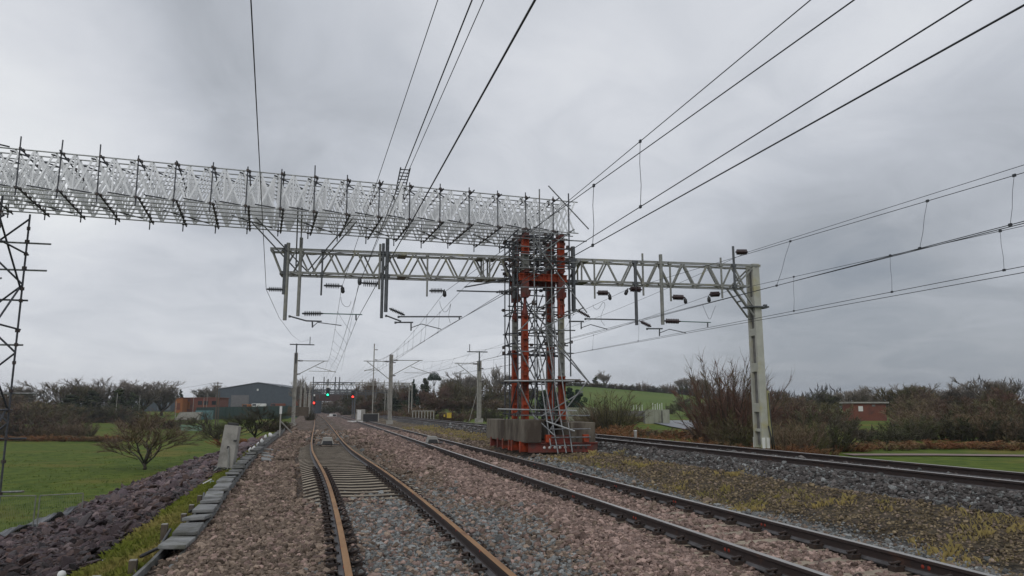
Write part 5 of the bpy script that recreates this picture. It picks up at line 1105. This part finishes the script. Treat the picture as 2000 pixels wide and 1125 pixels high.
row([('bush%d' % (i % 4), u, D, v, w, 'bracken', lk) for i, (u, D, v, w, lk) in enumerate(((1185, 52, 828, 90, 'rusty bracken clump'), (1240, 48, 836, 90, 'rusty bracken clump'), (1300, 46, 846, 90, 'rusty bracken clump'), (1345, 43, 850, 90, 'rusty bracken clump'), (1395, 40, 858, 80, 'rusty bracken clump'), (1450, 37, 862, 90, 'rusty bracken clump'), (1520, 36, 862, 90, 'rusty bracken clump'), (1580, 37, 866, 80, 'rusty bracken clump'), (1640, 44, 866, 90, 'rusty bracken clump'), (1720, 46, 866, 120, 'rusty bracken clump'), (1800, 47, 866, 120, 'rusty bracken clump'), (1880, 47, 866, 120, 'rusty bracken clump'), (1960, 46, 864, 130, 'rusty bracken clump')))], 'by the right hand track', 'bracken beyond the right hand track')
row([('bush%d' % (i % 4), u, D, v, w, m, lk) for i, (u, D, v, w, m, lk) in enumerate(((1500, 95, 776, 110, 'brown', 'brown thicket'), (1565, 90, 782, 110, 'red', 'reddish thicket'), (1600, 100, 778, 100, 'olive', 'olive thicket'), (1775, 96, 776, 90, 'olive', 'olive thicket'), (1800, 88, 774, 120, 'brown', 'brown thicket'), (1860, 84, 772, 120, 'red', 'reddish thicket'), (1925, 80, 770, 130, 'olive', 'olive thicket'), (1990, 78, 766, 130, 'brown', 'brown thicket'), (2050, 78, 766, 130, 'red', 'reddish thicket'), (1425, 100, 780, 90, 'brown', 'brown thicket'), (1640, 72, 812, 50, 'red', 'reddish thicket'), (1760, 70, 806, 70, 'brown', 'brown thicket')))], 'around the brick hut', 'thickets around the brick hut')
# a dim band of woodland closing the horizon
def far_wood():
    b = MB(); r = random.Random(88)
    for k in range(15000):
        u = r.uniform(-420, 2450); D = r.uniform(520, 760); p = CP + (HF * F_PX + RT * (u - 1000)) * (D / F_PX); z0 = land_z(p.x, p.y) - .5
        if 560 < u < 720 and D < 640: continue
        hh = 9 + 4 * sin(u * .013) + 3 * sin(u * .047 + 1) + (14 * max(0, 1 - abs(u - 1930) / 160)); z = z0 + hh * r.random(); b_d = Vector((r.gauss(0, .35), r.gauss(0, .35), 1)).normalized(); sliver(b, Vector((p.x, p.y, z)), b_d, r.uniform(2.5, 6), r.uniform(.5, 1.3), r)
    tag(b.build('distant_woodland', veg('far_trees', (.075, .07, .068), (.055, .052, .055), None, 0, k=1.2)), 'dim band of far off woodland along the horizon', 'woodland', kind='stuff')
far_wood()

# ------------------------------------------------------------------ grass
def grass(name, m, label, spots, blade, seed):
    b = MB(); r = random.Random(seed)
    for (x, y, n, sp, h) in spots:
        for k in range(n):
            px, py = x + r.gauss(0, sp), y + r.gauss(0, sp); z = max(land_z(px, py), bed_z(px, py) if edge_x(py) < px < 14 else -99) - .02; a = r.uniform(0, 6.28); l = h * r.uniform(.5, 1.3); ln = r.uniform(.1, .9); w = blade * r.uniform(.7, 1.3)
            d = Vector((cos(a), sin(a), 0)); s = Vector((-d.y, d.x, 0)) * w; p = Vector((px, py, z)); q = p + Vector((0, 0, l * .6)) + d * l * ln * .25; e = p + Vector((0, 0, l * (1 - ln * .4))) + d * l * ln * .8
            b.add([p - s, p + s, q + s * .7, e, q - s * .7], [(0, 1, 2, 3, 4)])
    return tag(b.build(name, m), label, 'grass', kind='stuff')
r = random.Random(90); sp1, sp2, sp3 = [], [], []
for _ in range(1150):
    y = 6 + 32 * r.random() ** 1.3; x = r.uniform(7.1, 9.45) + r.gauss(0, .12)
    if 25 < y < 31.2 and 6.7 < x < 10: continue
    f = sin(x * 2.1 + y * .8) + sin(y * 1.7) + r.gauss(0, .6)
    if f < .7: continue
    sp1.append((x, y, r.randint(10, 30), r.uniform(.05, .13), r.uniform(.05, .14) * (1.5 if r.random() < .14 else 1)))
for _ in range(160): sp1.append((r.uniform(6.8, 9.5), r.uniform(38, 70), 16, .25, .16))
grass('yellow_grass', veg('yellow_grass', (.34, .265, .10), (.26, .205, .085), (.2, .18, .065), 0, .9, 3, k=1.3), 'tufts of yellow winter grass between the main track and the raised track', sp1, .0035, 91)
for _ in range(2300):
    y = 5 + 42 * r.random() ** 1.6; ex = edge_x(y); wd = itp(y, [5, 9, 16, 22, 26, 46], [1.8, 1.3, .8, .45, .3, .8]); sp2.append((ex + .05 - r.random() * wd, y, 26, .06, r.uniform(.07, .16)))
grass('verge_grass', veg('verge_grass', (.16, .175, .03), (.11, .135, .025), (.24, .2, .07), 0, .9, 3, k=1.3), 'strip of rough green grass between the trough and the slate', sp2, .0035, 92)
for _ in range(5200):
    y = 26 + 75 * r.random() ** 1.5; x = -9.5 - r.random() * (4 + y * .75)
    sp3.append((x, y, 6, .22, r.uniform(.06, .16)))
grass('field_grass', veg('field_grass', (.085, .125, .022), (.06, .1, .02), (.12, .115, .03), 0, .9, .4, k=1.3), 'lumpy green grass in the near part of the left field', sp3, .014, 93)

# ------------------------------------------------------------------ buildings and field furniture
def facing(u, D, z=None):
    g0 = ground_pt(u, D); return g0 if z is None else Vector((g0.x, g0.y, z))
def warehouse():
    c = facing(508, 282, .6); t = thing('warehouse', c, 'big blue grey gabled shed with a roller door behind the green fence', 'shed'); w, ev, ap, dp = 15.5, 8.2, 10.8, 34
    X = RT; Yv = Vector((-RT.y, RT.x, 0))
    def P(x, y, z): return c + X * x + Yv * y + ZV * z
    b = MB(); b.add([P(-w, 0, -2), P(w, 0, -2), P(w, 0, ev), P(0, 0, ap), P(-w, 0, ev), P(-w, dp, -2), P(w, dp, -2), P(w, dp, ev), P(0, dp, ap), P(-w, dp, ev)], [(0, 1, 2, 3, 4), (5, 9, 8, 7, 6), (0, 4, 9, 5), (1, 6, 7, 2)])
    b.build('wall', M['shed'], t)
    for s in (-1, 1):
        f = MB(); f.add([P(0, -.3, ap + .1), P(s * (w + .3), -.3, ev + .1), P(s * (w + .3), dp, ev + .1), P(0, dp, ap + .1), P(0, -.3, ap + .3), P(s * (w + .3), -.3, ev + .3), P(s * (w + .3), dp, ev + .3), P(0, dp, ap + .3)], [(0, 1, 2, 3), (4, 7, 6, 5), (0, 4, 5, 1), (1, 5, 6, 2), (3, 2, 6, 7)]); f.build('roof', M['shed_roof'], t)
    Rm = Matrix((X, Yv, ZV)).transposed(); d = MB(); d.box(P(-6.5, -.08, 2.4), (6.6, .12, 7.6), Rm)
    for k in range(12): d.box(P(-6.5, -.15, -1 + k * .62), (6.5, .05, .06), Rm)
    d.build('roller_door', mat('grey_door', (.17, .165, .17), (.13, .13, .135), 2, .6), t); l = MB(); l.box(P(0, -.12, 8.2), (.6, .2, .7), Rm); l.build('floodlight', M['white'], t)
warehouse()
def boxhouse(u, D, w, h, dp, m, rm, label, cat, openings=(), zbase=None, over=.25, name='building'):
    c = facing(u, D, zbase); t = thing(name, c, label, cat); Yv = Vector((-RT.y, RT.x, 0)); Rm = Matrix((RT, Yv, ZV)).transposed()
    def P(x, y, z): return c + RT * x + Yv * y + ZV * z
    b = MB(); b.box(P(0, dp / 2, h / 2 - .6), (w, dp, h + 1.2), Rm); b.build('wall', M[m], t); b = MB(); b.box(P(0, dp / 2, h + .12), (w + over * 2, dp + over * 2, .24), Rm); b.build('roof', M[rm], t)
    for nm, x, z, ww, hh, mm in openings: b = MB(); b.box(P(x, -.04, z), (ww, .1, hh), Rm); b.build(nm, M[mm], t)
    return t
boxhouse(318, 262, 12, 4.4, 8, 'shed', 'shed_roof', 'low blue grey flat roofed cabin block left of the orange brown building', 'cabin', [('door', 3.6, 1.4, 1.2, 2.4, 'shed_roof'), ('panel_joint', -.2, 2, .12, 4.2, 'shed_roof')], 1.0)
boxhouse(395, 255, 13.5, 3.9, 9, 'brick', 'brick', 'orange brown timber building left of the big shed', 'building', [('panel', -4.6, 1.5, 3.6, 2.5, 'timber_or'), ('window', .5, 2.3, 1.4, 1.3, 'glass'), ('window', 2.6, 2.3, 1.4, 1.3, 'glass'), ('window', 5.2, 2.3, 1.4, 1.3, 'glass'), ('band', 1.8, 3.4, 9, .7, 'orange_dk')], 1.4)
boxhouse(357, 250, 2.4, 4.0, 4, 'timber_or', 'brick', 'bright orange timber lean-to at the left end of the brown building', 'lean-to', [('door', 0, 1.3, 1., 2.2, 'brick')], 1.2)
boxhouse(1690, 120, 5.2, 2.75, 4, 'brick', 'conc_lt', 'small red brick hut with a flat pale roof among the scrub', 'hut', [('window', -1.5, 1.9, .7, .8, 'white'), ('vent', .6, 2.4, .5, .3, 'recess')], None, .35, 'brick_hut')
def fence_green():
    a, c = ground_pt(392, 205), ground_pt(590, 195); t = thing('green_fence', a, 'long dark green sheet fence in front of the big shed', 'fence'); n = 24
    for k in range(n): p, q = a.lerp(c, k / n), a.lerp(c, (k + 1) / n); b = MB(); z = max(p.z, -1.8); b.bar(Vector((p.x, p.y, z + 1.4)), Vector((q.x, q.y, z + 1.4)), .06, 3.3); b.build('panel', M['fence_gr'], t)
    for k in range(n + 1): p = a.lerp(c, k / n); b = MB(); b.box((p.x, p.y - .1, max(p.z, -1.8) + 1.4), (.1, .1, 3.5)); b.build('post', M['fence_gr'], t)
fence_green()
p = ground_pt(408, 200); box_thing('green_gate_panel', [('sheet', (p.x, p.y - .6, p.z + 1.2), (4.5, .06, 2.4), mat('pale_teal_sheet', (.12, .25, .26), (.1, .2, .21), 3, .7)), ('post', (p.x - 2.2, p.y - .65, p.z + 1.3), (.1, .1, 2.7), 'fence_gr'), ('post', (p.x + .2, p.y - .65, p.z + 1.3), (.1, .1, 2.7), 'fence_gr')], 'pale teal gate in the dark green fence', 'gate')
def ramp():
    c = facing(376, 196); b = MB(); w, h = 3.4, 2.1; Yv = Vector((-RT.y, RT.x, 0)); P = lambda x, y, z: c + RT * x + Yv * y + ZV * z
    b.add([P(-w, 0, -.1), P(w * .8, 0, -.1), P(w, 0, h), P(-w * .65, 0, h), P(-w, 1.5, -.1), P(w * .8, 1.5, -.1), P(w, 1.5, h), P(-w * .65, 1.5, h)], [(0, 1, 2, 3), (4, 7, 6, 5), (0, 3, 7, 4), (1, 5, 6, 2), (3, 2, 6, 7)]); tag(b.build('white_screen', M['conc_lt']), 'off white slanted screen in front of the green fence', 'screen')
ramp()
def gate():
    a, c = ground_pt(362, 138), ground_pt(405, 138); t = thing('field_gate', a, 'pale green metal field gate between dark posts in the left field', 'gate')
    for k in range(6): z = .25 + k * .2; b = MB(); b.tube(a + ZV * z, c + ZV * z, .05, 6); b.build('bar', M['gate_gr'], t)
    for p in (a, c): b = MB(); b.box(p + Vector((-.35 if p is a else .35, 0, .6)), (.3, .3, 1.6)); b.build('post', M['wood'], t)
    b = MB(); b.bar(a + ZV * .7, c + ZV * .7, .02, .95); b.build('sheet', M['gate_gr'], t)
gate()
def pole(u, D, v0, v1, r0, m, label, cat, cross=0, lamp=False, name='pole'):
    g0 = ground_pt(u, D); top = at_d(u, v0, D); t = thing(name, g0, label, cat); b = MB(); b.tube(g0 - ZV * .5, Vector((g0.x, g0.y, top.z)), r0, 8, r0 * .7); b.build('pole', M[m], t)
    if cross:
        for k in range(2): b = MB(); b.box((g0.x, g0.y, top.z - .25 - k * .7), (cross * (1 - .3 * k), .12, .12)); b.build('cross_arm', M[m], t)
    if lamp: b = MB(); b.box((g0.x, g0.y, top.z), (1.5, .4, .35)); b.build('floodlight', M['steel_dk'], t)
    return Vector((g0.x, g0.y, top.z))
p1 = pole(430, 150, 746, 832, .15, 'wood', 'dark wooden telegraph pole in front of the big shed', 'telegraph pole', 1.8, False, 'telegraph_pole'); pole(434.5, 150, 764, 800, .12, 'wood', 'shorter dark pole just right of the telegraph pole', 'pole')
for u, D, v0, lb, lamp in ((237, 180, 768, 'pale pole in front of the dark ivy clad trees', False), (281, 200, 772, 'pale pole at the left end of the grey cabin', False), (352, 200, 784, 'short pale pole in front of the orange lean-to', False), (385, 230, 764, 'floodlight pole in front of the brown building', True), (405, 235, 776, 'pale pole with a white foot by the brown building', False), (411, 240, 768, 'thin pole right of the floodlight', False)): pole(u, D, v0, 0, .09, 'conc_lt', lb, 'pole', 0, lamp, 'light_pole' if lamp else 'pole')
b = MB(); q = at_d(250, 760, 330); b.poly([p1.lerp(q, k / 8) - ZV * (1.2 * 4 * (k / 8) * (1 - k / 8)) for k in range(9)], .02, 4); tag(b.build('telegraph_wire', M['wire']), 'thin telegraph wire running left from the wooden pole', 'wire')
def yard_vehicle(u, D, m, label, zb):
    c = facing(u, D, zb); t = thing('parked_van', c, label, 'van'); b = MB(); b.box(c + ZV * 1.2, (4.4, 1.9, 1.5)); b.build('body', M[m], t, .15); b = MB(); b.box(c + Vector((-1.4, -.97, 1.55)), (1.2, .04, .55)); b.build('window', M['glass'], t)
    for s in (-1.3, 1.3): b = MB(); b.lathe(c + Vector((s, -1., .38)), c + Vector((s, -.8, .38)), [(0, .36), (1, .36)], 12); b.build('wheel', M['black'], t)
yard_vehicle(512, 240, 'white', 'white van parked in front of the big shed', 1.4); yard_vehicle(494, 242, 'timber_or', 'orange vehicle parked left of the white van', 1.2); yard_vehicle(549, 236, 'brick', 'dark red vehicle parked at the right end of the shed', 1.4)
def motorhome():
    c = ground_pt(1378, 168) + ZV * .1; t = thing('motorhome', c, 'white motorhome parked at the end of the lane', 'motorhome'); X = RT; Yv = Vector((-RT.y, RT.x, 0)); Rm = Matrix((X, Yv, ZV)).transposed()
    P = lambda x, y, z: c + X * x + Yv * y + ZV * z
    b = MB(); b.box(P(.1, 2, 1.45), (1.9, 4, 1.7), Rm); b.box(P(.1, .3, 2.25), (1.9, 1.6, .5), Rm); b.build('body', M['white'], t, .08); b = MB(); b.box(P(.1, -.6, .95), (1.7, 1.2, .8), Rm); b.build('bonnet', M['white'], t, .1)
    b = MB(); b.box(P(.1, -.06, 1.62), (1.6, .08, .65), Rm); b.build('windscreen', M['glass'], t)
    for s in (-.7, .9): b = MB(); b.box(P(s, -1.22, .9), (.28, .06, .2), Rm); b.build('headlight', M['glass'], t); b = MB(); b.lathe(P(s - .15, -.6, .35), P(s + .1, -.6, .35), [(0, .35), (1, .35)], 12); b.build('wheel', M['black'], t)
motorhome()
def tanks():
    c = ground_pt(1275, 92); t = thing('concrete_tank', c, 'pale concrete tank with white railings beyond the right hand track', 'tank'); Yv = Vector((-RT.y, RT.x, 0)); Rm = Matrix((RT, Yv, ZV)).transposed(); P = lambda x, y, z: c + RT * x + Yv * y + ZV * z
    for nm, x, y, w in (('wall', -.65, 0, 1.1), ('wall', .35, .1, .85), ('end_wall', 1.25, -.5, .8)): b = MB(); b.box(P(x, y, .75), (w, .4, 1.9), Rm); b.build(nm, M['verdi'], t)
    b = MB(); b.box(P(.25, .9, .7), (2.8, 1.2, 1.75), Rm); b.build('core', M['recess'], t); b = MB(); b.box(P(0, -.5, -.15), (3.6, 1.4, .12), Rm); b.build('slab', M['conc_lt'], t)
    for k in range(5): b = MB(); b.tube(P(-.1 + k * .28, .6, 1.6), P(-.1 + k * .28, .6, 2.5 - .12 * (k % 2)), .035, 6); b.build('railing', M['white'], t)
    b = MB(); b.box(P(-4.2, 2.0, 1.2), (6.5, .5, .7), Rm); b.build('channel', M['recess'], t)
    for k in range(5): b = MB(); b.tube(P(-2.6 + k * .35, 1.9, 1.5), P(-2.6 + k * .35, 1.9, 2.3), .03, 6); b.build('railing', M['white'], t)
tanks()
b = MB(); c = ground_pt(1130, 85); b.box(c + ZV * 1.0, (4, .5, 2.0)); tag(b.build('low_wall', M['verdi']), 'low mossy wall behind the concrete blocks', 'wall')
box_thing('bench', [('seat', tuple(ground_pt(1350, 98) + ZV * .75), (1.4, .5, .08), 'wood'), ('leg', tuple(ground_pt(1350, 98) + Vector((-.55, 0, .36))), (.1, .4, .72), 'wood'), ('leg', tuple(ground_pt(1350, 98) + Vector((.55, 0, .36))), (.1, .4, .72), 'wood')], 'small dark bench by the lane', 'bench')

# ------------------------------------------------------------------ damp winter air
def haze():
    b = MB(); b.box((-200, 700, 24), (4600, 2300, 64)); m = bpy.data.materials.new('damp_air'); m.use_nodes = True; nt = m.node_tree; nt.nodes.clear()
    o = nt.nodes.new('ShaderNodeOutputMaterial'); v = nt.nodes.new('ShaderNodeVolumePrincipled'); v.inputs['Color'].default_value = (.82, .86, .92, 1); v.inputs['Density'].default_value = .00024; nt.links.new(v.outputs[0], o.inputs['Volume'])
    tag(b.build('haze', m), 'thin grey winter haze over the whole place', 'haze', kind='stuff')
haze()
